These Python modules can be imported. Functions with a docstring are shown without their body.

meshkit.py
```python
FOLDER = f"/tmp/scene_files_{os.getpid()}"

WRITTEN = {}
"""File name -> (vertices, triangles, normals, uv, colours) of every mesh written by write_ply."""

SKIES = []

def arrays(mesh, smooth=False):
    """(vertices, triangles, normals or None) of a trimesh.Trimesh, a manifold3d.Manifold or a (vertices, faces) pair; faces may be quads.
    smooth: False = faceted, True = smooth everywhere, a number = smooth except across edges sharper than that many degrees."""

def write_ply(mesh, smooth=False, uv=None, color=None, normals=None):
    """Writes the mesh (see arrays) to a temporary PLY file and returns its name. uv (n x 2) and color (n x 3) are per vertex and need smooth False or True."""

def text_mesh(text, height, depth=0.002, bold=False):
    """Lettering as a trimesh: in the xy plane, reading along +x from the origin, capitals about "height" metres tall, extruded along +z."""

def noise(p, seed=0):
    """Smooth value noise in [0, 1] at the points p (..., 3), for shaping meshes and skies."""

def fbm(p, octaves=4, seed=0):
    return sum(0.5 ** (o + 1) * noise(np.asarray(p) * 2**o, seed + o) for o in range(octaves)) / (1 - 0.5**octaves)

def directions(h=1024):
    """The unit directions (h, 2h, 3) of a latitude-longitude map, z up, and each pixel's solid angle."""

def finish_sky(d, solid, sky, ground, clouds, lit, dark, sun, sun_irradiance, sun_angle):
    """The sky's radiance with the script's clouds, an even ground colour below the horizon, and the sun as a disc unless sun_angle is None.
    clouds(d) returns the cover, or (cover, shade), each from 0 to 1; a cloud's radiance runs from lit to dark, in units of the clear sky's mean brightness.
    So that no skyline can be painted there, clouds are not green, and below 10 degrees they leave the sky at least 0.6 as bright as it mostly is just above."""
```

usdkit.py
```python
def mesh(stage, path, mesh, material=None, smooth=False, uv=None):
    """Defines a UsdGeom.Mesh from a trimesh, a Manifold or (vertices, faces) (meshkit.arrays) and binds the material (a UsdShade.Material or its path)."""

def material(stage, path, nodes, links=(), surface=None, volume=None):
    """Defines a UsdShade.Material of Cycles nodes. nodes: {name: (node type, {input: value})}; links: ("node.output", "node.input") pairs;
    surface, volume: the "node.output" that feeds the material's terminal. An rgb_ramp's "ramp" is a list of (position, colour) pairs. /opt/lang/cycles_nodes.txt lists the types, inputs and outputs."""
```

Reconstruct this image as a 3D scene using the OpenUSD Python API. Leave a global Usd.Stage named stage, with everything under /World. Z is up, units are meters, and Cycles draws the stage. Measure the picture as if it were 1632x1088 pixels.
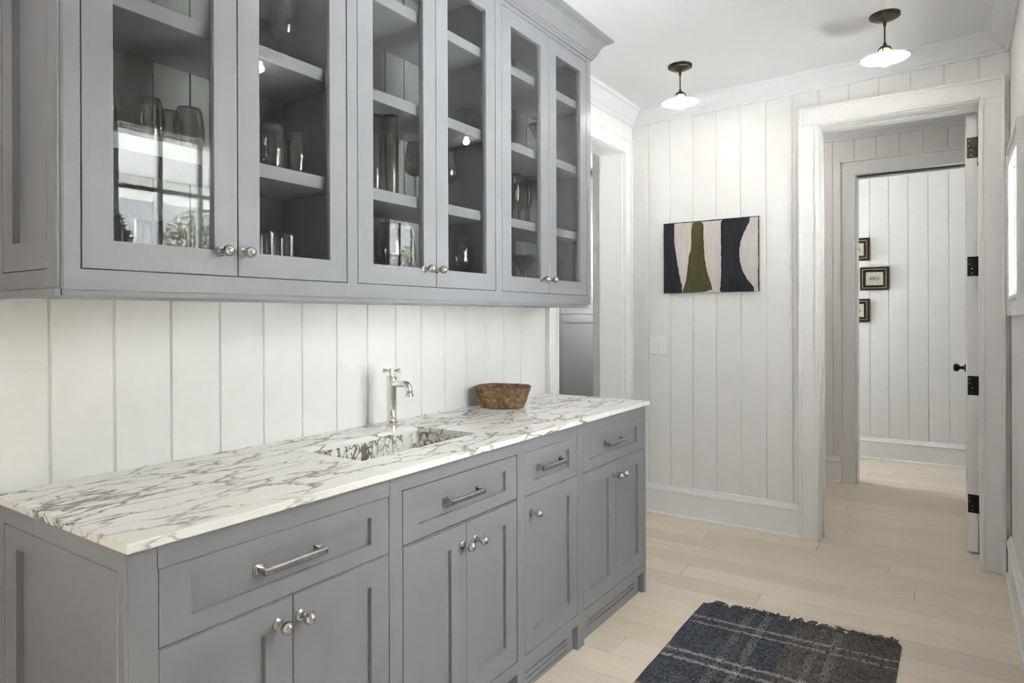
import math, random
import numpy as np, trimesh, manifold3d
from shapely.geometry import Polygon
import usdkit, meshkit
from pxr import Usd, UsdGeom, UsdLux, UsdShade, Gf, Sdf, Vt

stage = Usd.Stage.CreateInMemory()
UsdGeom.SetStageUpAxis(stage, 'Z')
UsdGeom.SetStageMetersPerUnit(stage, 1.0)
UsdGeom.Xform.Define(stage, '/World')
rng = np.random.default_rng(7)
random.seed(7)

# ---------------------------------------------------------------- camera, sky, sun, exposure
CAM = (1.84613, 0.0, 1.31844)
YAW, ROLL, FPX, VSH = 0.594340, -0.0033227, 1051.257, -38.566
cam = UsdGeom.Camera.Define(stage, '/World/camera')
fw = np.array([-math.sin(YAW), math.cos(YAW), 0]); rt = np.array([math.cos(YAW), math.sin(YAW), 0]); up = np.array([0, 0, 1.0])
r2 = math.cos(ROLL) * rt + math.sin(ROLL) * up
u2 = -math.sin(ROLL) * rt + math.cos(ROLL) * up
cam.AddTransformOp().Set(Gf.Matrix4d(*[float(x) for x in (*r2, 0, *u2, 0, *(-fw), 0, *CAM, 1)]))
cam.CreateHorizontalApertureAttr(36.0)
cam.CreateVerticalApertureAttr(24.0)
cam.CreateFocalLengthAttr(36.0 * FPX / 1632)
cam.CreateVerticalApertureOffsetAttr(36.0 * VSH / 1632)
cam.CreateClippingRangeAttr(Gf.Vec2f(0.02, 500))
cam.CreateExposureAttr(1.48)

dome = UsdLux.DomeLight.Define(stage, '/World/sky')
dome.CreateIntensityAttr(1.3)
dome.CreateColorAttr(Gf.Vec3f(0.93, 0.97, 1.0))
sun = UsdLux.DistantLight.Define(stage, '/World/sun')
sun.CreateIntensityAttr(24.0)
sun.CreateNormalizeAttr(True)
sun.CreateAngleAttr(0.6)
sun.CreateColorAttr(Gf.Vec3f(0.98, 0.99, 1.0))
sun.AddRotateXYZOp().Set(Gf.Vec3f(42, -6, 0))      # shines along the house, towards +y and down, onto the garden

# ---------------------------------------------------------------- helpers: scene
used = {}
locs = {}
def numbered(parent, name):
    k = used.get((parent, name), -1) + 1
    used[(parent, name)] = k
    return name if k == 0 else '%s_%03d' % (name, k)

def tag(prim, label=None, cat=None, group=None, kind=None):
    for k, v in (('label', label), ('category', cat), ('group', group), ('kind', kind)):
        if v: prim.SetCustomDataByKey(k, v)
    return prim

def thing(name, label, cat, loc=(0, 0, 0), group=None, kind=None):
    p = '/World/' + numbered('/World', name)
    x = UsdGeom.Xform.Define(stage, p)
    x.AddTranslateOp().Set(Gf.Vec3d(*map(float, loc)))
    locs[p] = np.array(loc, float)
    tag(x.GetPrim(), label, cat, group, kind)
    return p

def origin(path):
    q = '/' + '/'.join(path.split('/')[1:3])
    return locs.get(q, np.zeros(3))

def part(parent, name, m, mat, smooth=30, label=None, local=False):
    p = parent + '/' + numbered(parent, name)
    v, f = arr(m)
    if not local: v = v - origin(parent)
    usdkit.mesh(stage, p, trimesh.Trimesh(v, f, process=False), mat, smooth=smooth)
    if label: stage.GetPrimAtPath(p).SetCustomDataByKey('label', label)
    return p

def one(name, label, cat, m, mat, smooth=30, loc=None, group=None, kind=None):
    """a thing that is one mesh, its origin at loc"""
    p = '/World/' + numbered('/World', name)
    v, f = arr(m)
    if loc is None: loc = (v.min(0) + v.max(0)) / 2 * [1, 1, 0] + v.min(0) * [0, 0, 1]
    loc = np.array(loc, float)
    me = usdkit.mesh(stage, p, trimesh.Trimesh(v - loc, f, process=False), mat, smooth=smooth)
    me.AddTranslateOp().Set(Gf.Vec3d(*map(float, loc)))
    locs[p] = loc
    tag(me.GetPrim(), label, cat, group, kind)
    return p

def dup(src, loc, label, group=None):
    pr = stage.GetPrimAtPath(src)
    name = src.split('/')[-1]
    p = '/World/' + numbered('/World', name)
    x = UsdGeom.Xform.Define(stage, p)
    q = x.GetPrim()
    q.GetReferences().AddInternalReference(src)
    UsdGeom.Xformable(q).GetOrderedXformOps()[0].Set(Gf.Vec3d(*map(float, loc)))
    q.SetInstanceable(True)
    was = pr.GetCustomData()
    tag(q, label, was.get('category'), group or was.get('group'))
    locs[p] = np.array(loc, float)
    return p

# ---------------------------------------------------------------- helpers: shapes
def arr(m):
    if isinstance(m, list):
        m = trimesh.util.concatenate([trimesh.Trimesh(*arr(x), process=False) for x in m])
    if hasattr(m, 'to_mesh'):
        mm = m.to_mesh()
        return np.array(mm.vert_properties[:, :3], float), np.array(mm.tri_verts)
    if isinstance(m, tuple):
        v, f, _ = meshkit.arrays(m)
        return v, f
    return np.array(m.vertices, float), np.array(m.faces)

def box(x0, x1, y0, y1, z0, z1, c=0.0):
    lo, hi = np.minimum((x0, y0, z0), (x1, y1, z1)).astype(float), np.maximum((x0, y0, z0), (x1, y1, z1)).astype(float)
    if c <= 0:
        b = trimesh.creation.box(hi - lo); b.apply_translation((lo + hi) / 2); return b
    c = min(c, 0.45 * float((hi - lo).min()))
    pts = []
    for k in range(8):
        s = np.array([(k >> i) & 1 for i in range(3)])
        corner = np.where(s, hi, lo); inn = np.where(s, -1, 1) * c
        for a in range(3):
            d = inn.copy(); d[a] = 0
            pts.append(corner + d)
    return trimesh.convex.convex_hull(np.array(pts))

def man(m):
    if hasattr(m, 'to_mesh'): return m
    v, f = arr(m)
    t = trimesh.Trimesh(v, f); t.merge_vertices()
    return manifold3d.Manifold(manifold3d.Mesh(np.asarray(t.vertices, np.float32), np.asarray(t.faces, np.uint32)))

def minus(a, *bs):
    r = man(a)
    for b in bs: r = r - man(b)
    return r

def plus(*bs):
    r = man(bs[0])
    for b in bs[1:]: r = r + man(b)
    return r

def lathe(profile, n=32, at=(0, 0, 0), axis='z'):
    m = trimesh.creation.revolve(np.array(profile, float), sections=n)
    if axis == 'x': m.apply_transform(np.array([[0, 0, 1, 0], [1, 0, 0, 0], [0, 1, 0, 0], [0, 0, 0, 1.0]]))
    if axis == '-y': m.apply_transform(np.array([[1, 0, 0, 0], [0, 0, -1, 0], [0, 1, 0, 0], [0, 0, 0, 1.0]]))
    if axis == '-x': m.apply_transform(np.array([[0, 0, -1, 0], [0, 1, 0, 0], [1, 0, 0, 0], [0, 0, 0, 1.0]]))
    m.apply_translation(at)
    return m

def tube(points, r, n=8, cap=True):
    p = np.asarray(points, float); N = len(p)
    r = np.broadcast_to(r, (N,)).astype(float)
    t = np.gradient(p, axis=0); t /= np.linalg.norm(t, axis=1, keepdims=True) + 1e-12
    ref = np.array([0, 0, 1.0]) if abs(t[:, 2]).mean() < .8 else np.array([1.0, 0, 0])
    a = np.cross(t, ref); a /= np.linalg.norm(a, axis=1, keepdims=True) + 1e-12
    b = np.cross(t, a); ang = np.arange(n) * 2 * math.pi / n
    v = (p[:, None] + r[:, None, None] * (np.cos(ang)[None, :, None] * a[:, None] + np.sin(ang)[None, :, None] * b[:, None])).reshape(-1, 3)
    f = []
    for i in range(N - 1):
        for j in range(n):
            k = (j + 1) % n
            f += [(i * n + j, i * n + k, (i + 1) * n + k), (i * n + j, (i + 1) * n + k, (i + 1) * n + j)]
    if cap:
        for j in range(1, n - 1):
            f += [(0, j + 1, j), ((N - 1) * n, (N - 1) * n + j, (N - 1) * n + j + 1)]
    return trimesh.Trimesh(v, np.array(f), process=False)

def sweep(profile, p, q, out):
    """a profile of (outward, height) points carried from p to q; out is the outward direction"""
    p, q, out = (np.array(k, float) for k in (p, q, out))
    pts = np.array(profile, float); n = len(pts)
    ring = lambda at: at + pts[:, :1] * out + pts[:, 1:] * np.array([0, 0, 1.0])
    v = np.vstack([ring(p), ring(q)])
    f = []
    for j in range(n):
        k = (j + 1) % n
        f += [(j, k, n + k), (j, n + k, n + j)]
    tri = trimesh.creation.triangulate_polygon(Polygon(pts), engine='earcut')
    tv, tf = tri
    idx = [int(np.argmin(((pts - a) ** 2).sum(1))) for a in tv]
    for a, b, c in tf:
        f += [(idx[a], idx[b], idx[c]), (n + idx[c], n + idx[b], n + idx[a])]
    m = trimesh.Trimesh(v, np.array(f), process=False)
    trimesh.repair.fix_normals(m)
    return m

def extrude(poly, h):
    return trimesh.creation.extrude_polygon(poly, h, engine='earcut')

# ---------------------------------------------------------------- materials
L = '/World/Looks/'
UsdGeom.Scope.Define(stage, '/World/Looks')
def mat(name, nodes, links, surface='p.BSDF'):
    return usdkit.material(stage, L + name, nodes, links, surface)

def paint(name, col, rough=0.45, var=0.03, bump=0.04, spec=0.5, scale=14):
    lo = tuple(c * (1 - var) for c in col); hi = tuple(min(1, c * (1 + var)) for c in col)
    return mat(name, {
        'g': ('geometry', {}),
        'n': ('noise_texture', {'scale': scale, 'detail': 4.0}),
        'r': ('rgb_ramp', {'ramp': [(0.3, lo), (0.7, hi)]}),
        'm': ('mapping', {'scale': (260.0, 260.0, 12.0)}),
        'n2': ('noise_texture', {'scale': 1.0, 'detail': 2.0}),
        'b': ('bump', {'strength': bump, 'distance': 0.002}),
        'p': ('principled_bsdf', {'roughness': rough, 'specular_ior_level': spec})},
        [('g.position', 'n.vector'), ('n.fac', 'r.fac'), ('r.color', 'p.base_color'), ('g.position', 'm.vector'), ('m.vector', 'n2.vector'), ('n2.fac', 'b.height'), ('b.normal', 'p.normal')])

M = {}
M['wall_light'] = paint('wall_paint_light', (0.80, 0.793, 0.775), 0.42, 0.012, 0.05)
M['wall'] = paint('wall_paint', (0.80, 0.796, 0.782), 0.42, 0.012, 0.05)
M['groove'] = paint('groove_paint', (0.74, 0.735, 0.72), 0.6, 0.01, 0.0)
M['trim'] = paint('trim_paint', (0.84, 0.836, 0.825), 0.32, 0.008, 0.03)
M['ceiling'] = paint('ceiling_paint', (0.765, 0.775, 0.80), 0.75, 0.01, 0.03)
M['crown'] = paint('crown_paint', (0.795, 0.805, 0.83), 0.4, 0.008, 0.0)
M['cabinet'] = paint('cabinet_paint', (0.250, 0.255, 0.274), 0.36, 0.02, 0.10)
M['plastic'] = paint('white_plastic', (0.88, 0.88, 0.87), 0.28, 0.0, 0.0)
M['cabinet_in_shade'] = paint('cabinet_paint_shaded', (0.225, 0.227, 0.228), 0.4, 0.02, 0.10)  # cabinet paint darkened: interior shade put into the colour
M['dark'] = paint('recess_shade_black', (0.02, 0.02, 0.02), 0.8, 0.0, 0.0)  # near-black colour in place of the shade inside a gap

def metal(name, col, rough, var=0.1, sc=60):
    return mat(name, {
        'g': ('geometry', {}), 'n': ('noise_texture', {'scale': sc, 'detail': 3.0}),
        'r': ('rgb_ramp', {'ramp': [(0.35, tuple(c * (1 - var) for c in col)), (0.65, col)]}),
        'q': ('map_range', {'from_min': 0.3, 'from_max': 0.7, 'to_min': rough * 0.7, 'to_max': rough * 1.4}),
        'p': ('principled_bsdf', {'metallic': 1.0, 'roughness': rough})},
        [('g.position', 'n.vector'), ('n.fac', 'r.fac'), ('n.fac', 'q.value'), ('r.color', 'p.base_color'), ('q.result', 'p.roughness')])
M['nickel'] = metal('aged_nickel', (0.62, 0.60, 0.57), 0.16, 0.25, 180)
M['chrome'] = metal('polished_nickel', (0.80, 0.78, 0.74), 0.05, 0.02)
M['bronze'] = metal('dark_bronze', (0.10, 0.082, 0.068), 0.35, 0.3, 40)
M['black_iron'] = metal('black_iron', (0.035, 0.033, 0.032), 0.45, 0.2, 40)
M['gold'] = metal('gilt', (0.70, 0.56, 0.33), 0.35, 0.25, 90)
M['frame'] = paint('dark_frame', (0.022, 0.017, 0.014), 0.45, 0.2, 0.02, 0.25)

def pane(name, f0, power, tint=(1, 1, 1), rim=None):
    """clear sheet: transparent, with a mirror that strengthens towards grazing view on both faces"""
    nodes = {
        'lw': ('layer_weight', {'blend': 0.5}),
        'a': ('math', {'math_type': 'power', 'value2': float(power)}),
        'b': ('math', {'math_type': 'multiply_add', 'value2': 1.0 - f0, 'value3': f0}),
        't': ('transparent_bsdf', {'color': tint}),
        'gl': ('glossy_bsdf', {'color': (1, 1, 1), 'roughness': 0.0}),
        'mx': ('mix_closure', {})}
    links = [('lw.facing', 'a.value1'), ('a.value', 'b.value1'), ('b.value', 'mx.fac'), ('t.BSDF', 'mx.closure1'), ('gl.BSDF', 'mx.closure2')]
    if rim:
        nodes['rr'] = ('rgb_ramp', {'ramp': [(0.0, tint), (0.55, tint), (1.0, rim)]})
        links += [('lw.facing', 'rr.fac'), ('rr.color', 't.color')]
    return mat(name, nodes, links, 'mx.closure')
M['pane'] = pane('cabinet_glass', 0.026, 5.0, (0.955, 0.965, 0.96))
M['window_glass'] = pane('window_glass', 0.04, 5.0, (0.97, 0.975, 0.97))
M['glassware'] = pane('clear_glassware', 0.085, 2.6, (0.985, 0.985, 0.985), (0.82, 0.83, 0.83))

M['bulb'] = mat('lamp_bulb', {'e': ('emission', {'color': (1.0, 0.93, 0.82), 'strength': 75.0})}, [], 'e.emission')
M['shade'] = mat('opal_glass', {
    'p': ('principled_bsdf', {'base_color': (0.9, 0.89, 0.86), 'roughness': 0.12}),
    't': ('translucent_bsdf', {'color': (0.9, 0.86, 0.78)}), 'x': ('mix_closure', {'fac': 0.45})},
    [('p.BSDF', 'x.closure1'), ('t.BSDF', 'x.closure2')], 'x.closure')

# marble: veined along the counter, brecciated in patches
def marble(name, scale, rot, dense, warm=0.0, smudge=0.22):
    return mat(name, {
        'g': ('geometry', {}),
        'm': ('mapping', {'scale': scale, 'rotation': rot}),
        'n': ('noise_texture', {'scale': 0.9, 'detail': 4.0, 'roughness': 0.6}),
        'c': ('vector_math', {'math_type': 'subtract', 'vector2': (0.5, 0.5, 0.5)}),
        's': ('vector_math', {'math_type': 'scale', 'scale': 1.5}),
        'a': ('vector_math', {'math_type': 'add'}),
        'v1': ('voronoi_texture', {'feature': 'distance_to_edge', 'scale': 1.0}),
        'v2': ('voronoi_texture', {'feature': 'distance_to_edge', 'scale': 2.3}),
        'r1': ('rgb_ramp', {'ramp': [(0.0, (1, 1, 1)), (0.014, (0.85, 0.85, 0.85)), (0.034, (0.25, 0.25, 0.25)), (0.085, (0, 0, 0))]}),
        'r2': ('rgb_ramp', {'ramp': [(0.0, (1, 1, 1)), (0.03, (0.6, 0.6, 0.6)), (0.10, (0.1, 0.1, 0.1)), (0.16, (0, 0, 0))]}),
        'k': ('noise_texture', {'scale': 0.55, 'detail': 2.0}),
        'k1': ('map_range', {'from_min': 0.30, 'from_max': 0.48, 'to_min': 0.0, 'to_max': 1.0}),
        'k2': ('map_range', {'from_min': dense, 'from_max': dense + 0.10, 'to_min': 0.0, 'to_max': 1.0}),
        'f': ('noise_texture', {'scale': 1.7, 'detail': 6.0, 'roughness': 0.7}),
        'f1': ('map_range', {'from_min': 0.60, 'from_max': 0.82, 'to_min': 0.0, 'to_max': smudge}),
        'x1': ('math', {'math_type': 'multiply'}), 'x2': ('math', {'math_type': 'multiply'}),
        'mx': ('math', {'math_type': 'maximum'}), 'ms': ('math', {'math_type': 'add', 'use_clamp': True}),
        'wn': ('noise_texture', {'scale': 0.7, 'detail': 1.0}),
        'wr': ('rgb_ramp', {'ramp': [(0.45, (0.90, 0.885, 0.85)), (0.70, (0.88, 0.86 - 0.02 * warm, 0.80 - 0.06 * warm))]}),
        'vr': ('rgb_ramp', {'ramp': [(0.35, (0.19, 0.165, 0.13)), (0.65, (0.27, 0.25, 0.22))]}),
        'mc': ('mix', {'mix_type': 'mix'}),
        'p': ('principled_bsdf', {'roughness': 0.22, 'specular_ior_level': 0.45})},
        [('g.position', 'm.vector'), ('m.vector', 'n.vector'), ('n.color', 'c.vector1'), ('c.vector', 's.vector1'), ('s.vector', 'a.vector1'), ('m.vector', 'a.vector2'),
         ('a.vector', 'v1.vector'), ('a.vector', 'v2.vector'), ('v1.distance', 'r1.fac'), ('v2.distance', 'r2.fac'), ('m.vector', 'k.vector'),
         ('k.fac', 'k1.value'), ('k.fac', 'k2.value'), ('r1.color', 'x1.value1'), ('k1.result', 'x1.value2'), ('r2.color', 'x2.value1'), ('k2.result', 'x2.value2'),
         ('x1.value', 'mx.value1'), ('x2.value', 'mx.value2'), ('a.vector', 'f.vector'), ('f.fac', 'f1.value'), ('mx.value', 'ms.value1'), ('f1.result', 'ms.value2'),
         ('m.vector', 'wn.vector'), ('wn.fac', 'wr.fac'), ('wn.fac', 'vr.fac'), ('wr.color', 'mc.color1'), ('vr.color', 'mc.color2'), ('ms.value', 'mc.fac'),
         ('mc.color', 'p.base_color')])
M['marble'] = marble('veined_marble', (13.0, 4.2, 13.0), (0.0, 0.0, 0.22), 0.545, 0.3)
M['marble_sink'] = marble('veined_marble_sink', (11.0, 13.0, 7.5), (0.7, 0.3, 0.4), 0.27, 0.0, 0.7)

# pale oak planks
def oak(name, a, b):
    return mat(name, {
        'tc': ('texture_coordinate', {}), 'oi': ('object_info', {}),
        'm': ('mapping', {'scale': (2.2, 34.0, 34.0)}),
        'o': ('combine_xyz', {}), 'ok': ('math', {'math_type': 'multiply', 'value2': 37.0}),
        'ad': ('vector_math', {'math_type': 'add'}),
        'n': ('noise_texture', {'scale': 1.0, 'detail': 6.0, 'roughness': 0.65, 'distortion': 1.2}),
        'r': ('rgb_ramp', {'ramp': [(0.25, a), (0.75, b)]}),
        'hs': ('hsv', {'hue': 0.5, 'saturation': 1.0}),
        'vr': ('map_range', {'from_min': 0.0, 'from_max': 1.0, 'to_min': 0.93, 'to_max': 1.06}),
        'kn': ('noise_texture', {'scale': 0.45, 'detail': 1.0}),
        'b': ('bump', {'strength': 0.10, 'distance': 0.001}),
        'p': ('principled_bsdf', {'roughness': 0.46, 'specular_ior_level': 0.35})},
        [('tc.object', 'm.vector'), ('oi.random', 'ok.value1'), ('ok.value', 'o.x'), ('ok.value', 'o.y'), ('m.vector', 'ad.vector1'), ('o.vector', 'ad.vector2'),
         ('ad.vector', 'n.vector'), ('n.fac', 'r.fac'), ('r.color', 'hs.color'), ('oi.random', 'vr.value'), ('vr.result', 'hs.value'), ('hs.color', 'p.base_color'),
         ('n.fac', 'b.height'), ('b.normal', 'p.normal')])
OAK = [oak('oak_%s' % k, a, b) for k, a, b in (
    ('pale', (0.755, 0.645, 0.530), (0.845, 0.745, 0.630)), ('sand', (0.725, 0.61, 0.495), (0.82, 0.71, 0.59)),
    ('grey', (0.715, 0.61, 0.505), (0.81, 0.71, 0.60)), ('honey', (0.735, 0.61, 0.485), (0.83, 0.715, 0.58)))]
M['subfloor'] = paint('floor_gap', (0.16, 0.115, 0.08), 0.8, 0.1, 0.0)

M['bowl'] = mat('hewn_wood_stone', {
    'g': ('geometry', {}), 'n': ('noise_texture', {'scale': 42.0, 'detail': 8.0, 'roughness': 0.75}),
    'r': ('rgb_ramp', {'ramp': [(0.30, (0.055, 0.036, 0.024)), (0.46, (0.160, 0.105, 0.064)), (0.57, (0.26, 0.185, 0.115)), (0.68, (0.52, 0.42, 0.31))]}),
    'n2': ('noise_texture', {'scale': 9.0, 'detail': 2.0}),
    'r2': ('rgb_ramp', {'ramp': [(0.38, (0.75, 0.74, 0.76)), (0.62, (1.15, 0.98, 0.72))]}),
    'mm': ('mix', {'mix_type': 'multiply', 'fac': 1.0}),
    'b': ('bump', {'strength': 0.7, 'distance': 0.003}), 'p': ('principled_bsdf', {'roughness': 0.75, 'specular_ior_level': 0.3})},
    [('g.position', 'n.vector'), ('g.position', 'n2.vector'), ('n.fac', 'r.fac'), ('n2.fac', 'r2.fac'), ('r.color', 'mm.color1'), ('r2.color', 'mm.color2'), ('mm.color', 'p.base_color'), ('n.fac', 'b.height'), ('b.normal', 'p.normal')])

def brush(name, a, b):
    return mat(name, {
        'g': ('geometry', {}), 'm': ('mapping', {'scale': (90.0, 90.0, 9.0)}), 'n': ('noise_texture', {'scale': 1.0, 'detail': 5.0, 'roughness': 0.7, 'distortion': 0.6}),
        'r': ('rgb_ramp', {'ramp': [(0.3, a), (0.7, b)]}), 'b': ('bump', {'strength': 0.6, 'distance': 0.002}),
        'p': ('principled_bsdf', {'roughness': 0.7, 'specular_ior_level': 0.15})},
        [('g.position', 'm.vector'), ('m.vector', 'n.vector'), ('n.fac', 'r.fac'), ('r.color', 'p.base_color'), ('n.fac', 'b.height'), ('b.normal', 'p.normal')])
M['art_black'] = brush('paint_black', (0.016, 0.018, 0.022), (0.034, 0.036, 0.042))
M['art_olive'] = brush('paint_olive', (0.050, 0.048, 0.018), (0.115, 0.108, 0.045))
M['art_blush'] = brush('paint_blush', (0.50, 0.465, 0.44), (0.63, 0.59, 0.565))
M['paper'] = paint('old_paper', (0.52, 0.49, 0.42), 0.8, 0.12, 0.0, scale=60)
M['ink'] = paint('ink', (0.06, 0.055, 0.05), 0.8, 0.0, 0.0)

M['rug'] = mat('woven_wool', {
    'at': ('attribute', {'attribute': 'col'}), 'g': ('geometry', {}), 'n': ('noise_texture', {'scale': 260.0, 'detail': 2.0}),
    'q': ('rgb_ramp', {'ramp': [(0.3, (0.55, 0.55, 0.55)), (0.7, (1.35, 1.35, 1.35))]}), 'mm': ('mix', {'mix_type': 'multiply', 'fac': 1.0}),
    'p': ('principled_bsdf', {'roughness': 0.95, 'specular_ior_level': 0.1})},
    [('g.position', 'n.vector'), ('n.fac', 'q.fac'), ('at.color', 'mm.color1'), ('q.color', 'mm.color2'), ('mm.color', 'p.base_color')])
M['yarn_blue'] = brush('yarn_blue', (0.05, 0.052, 0.057), (0.13, 0.13, 0.135))
M['yarn_brown'] = brush('yarn_brown', (0.075, 0.066, 0.06), (0.175, 0.157, 0.145))

M['bark'] = paint('bark', (0.10, 0.075, 0.055), 0.9, 0.3, 0.2, scale=8)
def leaf(name, c):
    return mat(name, {'oi': ('geometry', {}), 'r': ('rgb_ramp', {'ramp': [(0.0, tuple(k * 0.55 for k in c)), (1.0, c)]}),
        'd': ('diffuse_bsdf', {}), 't': ('translucent_bsdf', {}), 'x': ('mix_closure', {'fac': 0.35})},
        [('oi.random_per_island', 'r.fac'), ('r.color', 'd.color'), ('r.color', 't.color'), ('d.BSDF', 'x.closure1'), ('t.BSDF', 'x.closure2')], 'x.closure')
M['needles'] = leaf('pine_needles', (0.055, 0.066, 0.045))
M['leaves'] = leaf('shrub_leaves', (0.46, 0.47, 0.40))
M['grass'] = paint('lawn', (0.43, 0.43, 0.42), 0.9, 0.25, 0.0, scale=3)
M['porch'] = paint('porch_paint', (0.86, 0.86, 0.85), 0.55, 0.01, 0.0)

# ---------------------------------------------------------------- dimensions (metres)
XR, YB = 2.07, 4.209            # right wall face, back wall face
YN = -2.3                       # near end of the room, behind the camera
PX0, PXP = 0.1151, 0.1521       # plank joints of the back walls
PY0, PYP = 0.7057 - 12 * 0.1503, 0.1503
ceil_z = lambda x: 2.705 + 0.025 * x
GAP = 0.0045
GD = 0.0045                     # depth of the joints between wall planks

def plank_wall(parent, axis, face, into, u0, u1, z0, z1, joints, holes=(), mat_=None, z1f=None):
    """boards with recessed joints on a wall; axis 'x': wall plane x=face with boards along y, 'y': plane y=face"""
    js = sorted({u0, u1} | {j for j in joints if u0 < j < u1} | {e for h in holes for e in h[:2] if u0 < e < u1})
    isj = lambda u: any(abs(u - j) < 1e-6 for j in joints)
    for a, b in zip(js[:-1], js[1:]):
        if b - a < 0.012: continue
        zs = [(z0, z1 if z1f is None else z1f(a))]
        for (ha, hb, hz0, hz1) in holes:
            if ha < (a + b) / 2 < hb:
                nz = []
                for s, e in zs:
                    if hz0 > s: nz.append((s, min(e, hz0)))
                    if hz1 < e: nz.append((max(s, hz1), e))
                zs = nz
        aa, bb = a + (GAP / 2 if isj(a) else 0), b - (GAP / 2 if isj(b) else 0)
        for s, e in zs:
            if e - s < 0.01: continue
            t = face + into * 0.014
            m = box(min(face, t), max(face, t), aa, bb, s, e, 0.0028) if axis == 'x' else box(aa, bb, min(face, t), max(face, t), s, e, 0.0028)
            part(parent, 'plank', m, mat_ or M['wall'], smooth=False)

jx = [PX0 + PXP * k for k in range(-8, 20)]
jy = [PY0 + PYP * k for k in range(-6, 40)]

# ---------------------------------------------------------------- floor
fl = thing('floor', 'pale oak plank floor running through the pantry and hall', 'floor', (1.0, 2.0, 0), kind='structure')
part(fl, 'subfloor', box(-1.2, 2.8, YN - .2, 7.1, -0.12, -0.016), M['subfloor'], False)
row = 0.1525
k0 = int(math.ceil((YN - 2.054) / row)) - 1
for k in range(k0, int((6.9 - 2.054) / row) + 1):
    ya = 2.054 + row * k
    xs, xe = (0.02, XR) if ya < 4.25 else (-0.15, 2.6)
    if ya < 1.2: xs = 0.3
    x = xs - rng.uniform(0, 1.3)
    while x < xe:
        ln = rng.uniform(0.85, 1.9)
        a, b = max(x, xs), min(x + ln, xe)
        x += ln
        if b - a < 0.01: continue
        if xe - b < 0.25: b, x = xe, xe
        mt = OAK[int(rng.integers(0, 4))]
        m = box(a + .0007, b - .0007, ya + .0007, ya + row - .0007, -0.016, 0, 0.0009)
        v, f = arr(m); c = v.mean(0)
        p = fl + '/' + numbered(fl, 'plank')
        me = usdkit.mesh(stage, p, trimesh.Trimesh(v - c, f, process=False), mt)
        me.AddTranslateOp().Set(Gf.Vec3d(*map(float, c - locs[fl])))

# ---------------------------------------------------------------- walls of the pantry
DL0, DL1, DLZ = 3.156, 4.045, 2.407       # doorway in the left wall
DB0, DB1, DBZ = 1.168, 1.945, 2.440       # doorway in the back wall
W1 = (1.346, 2.199, 0.90, 2.250)          # windows in the right wall: y0, y1, z0, z1
W2 = (3.330, 3.840, 1.405, 2.010)
WT = 0.15

w = thing('wall_left', 'white vertical plank wall behind the cabinets', 'wall', (0, 1, 0), kind='structure')
part(w, 'wall_board', [box(-WT, -GD, YN - .1, DL0, 0, 2.95), box(-WT, -GD, DL0, DL1, DLZ, 2.95), box(-WT, -GD, DL1, 4.42, 0, 2.95)], M['groove'], False)
plank_wall(w, 'x', 0.0, -1, YN, YB, 0, 2.72, [j for j in jy if j < 2.9], [(DL0, DL1, -1, DLZ)])

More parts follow.
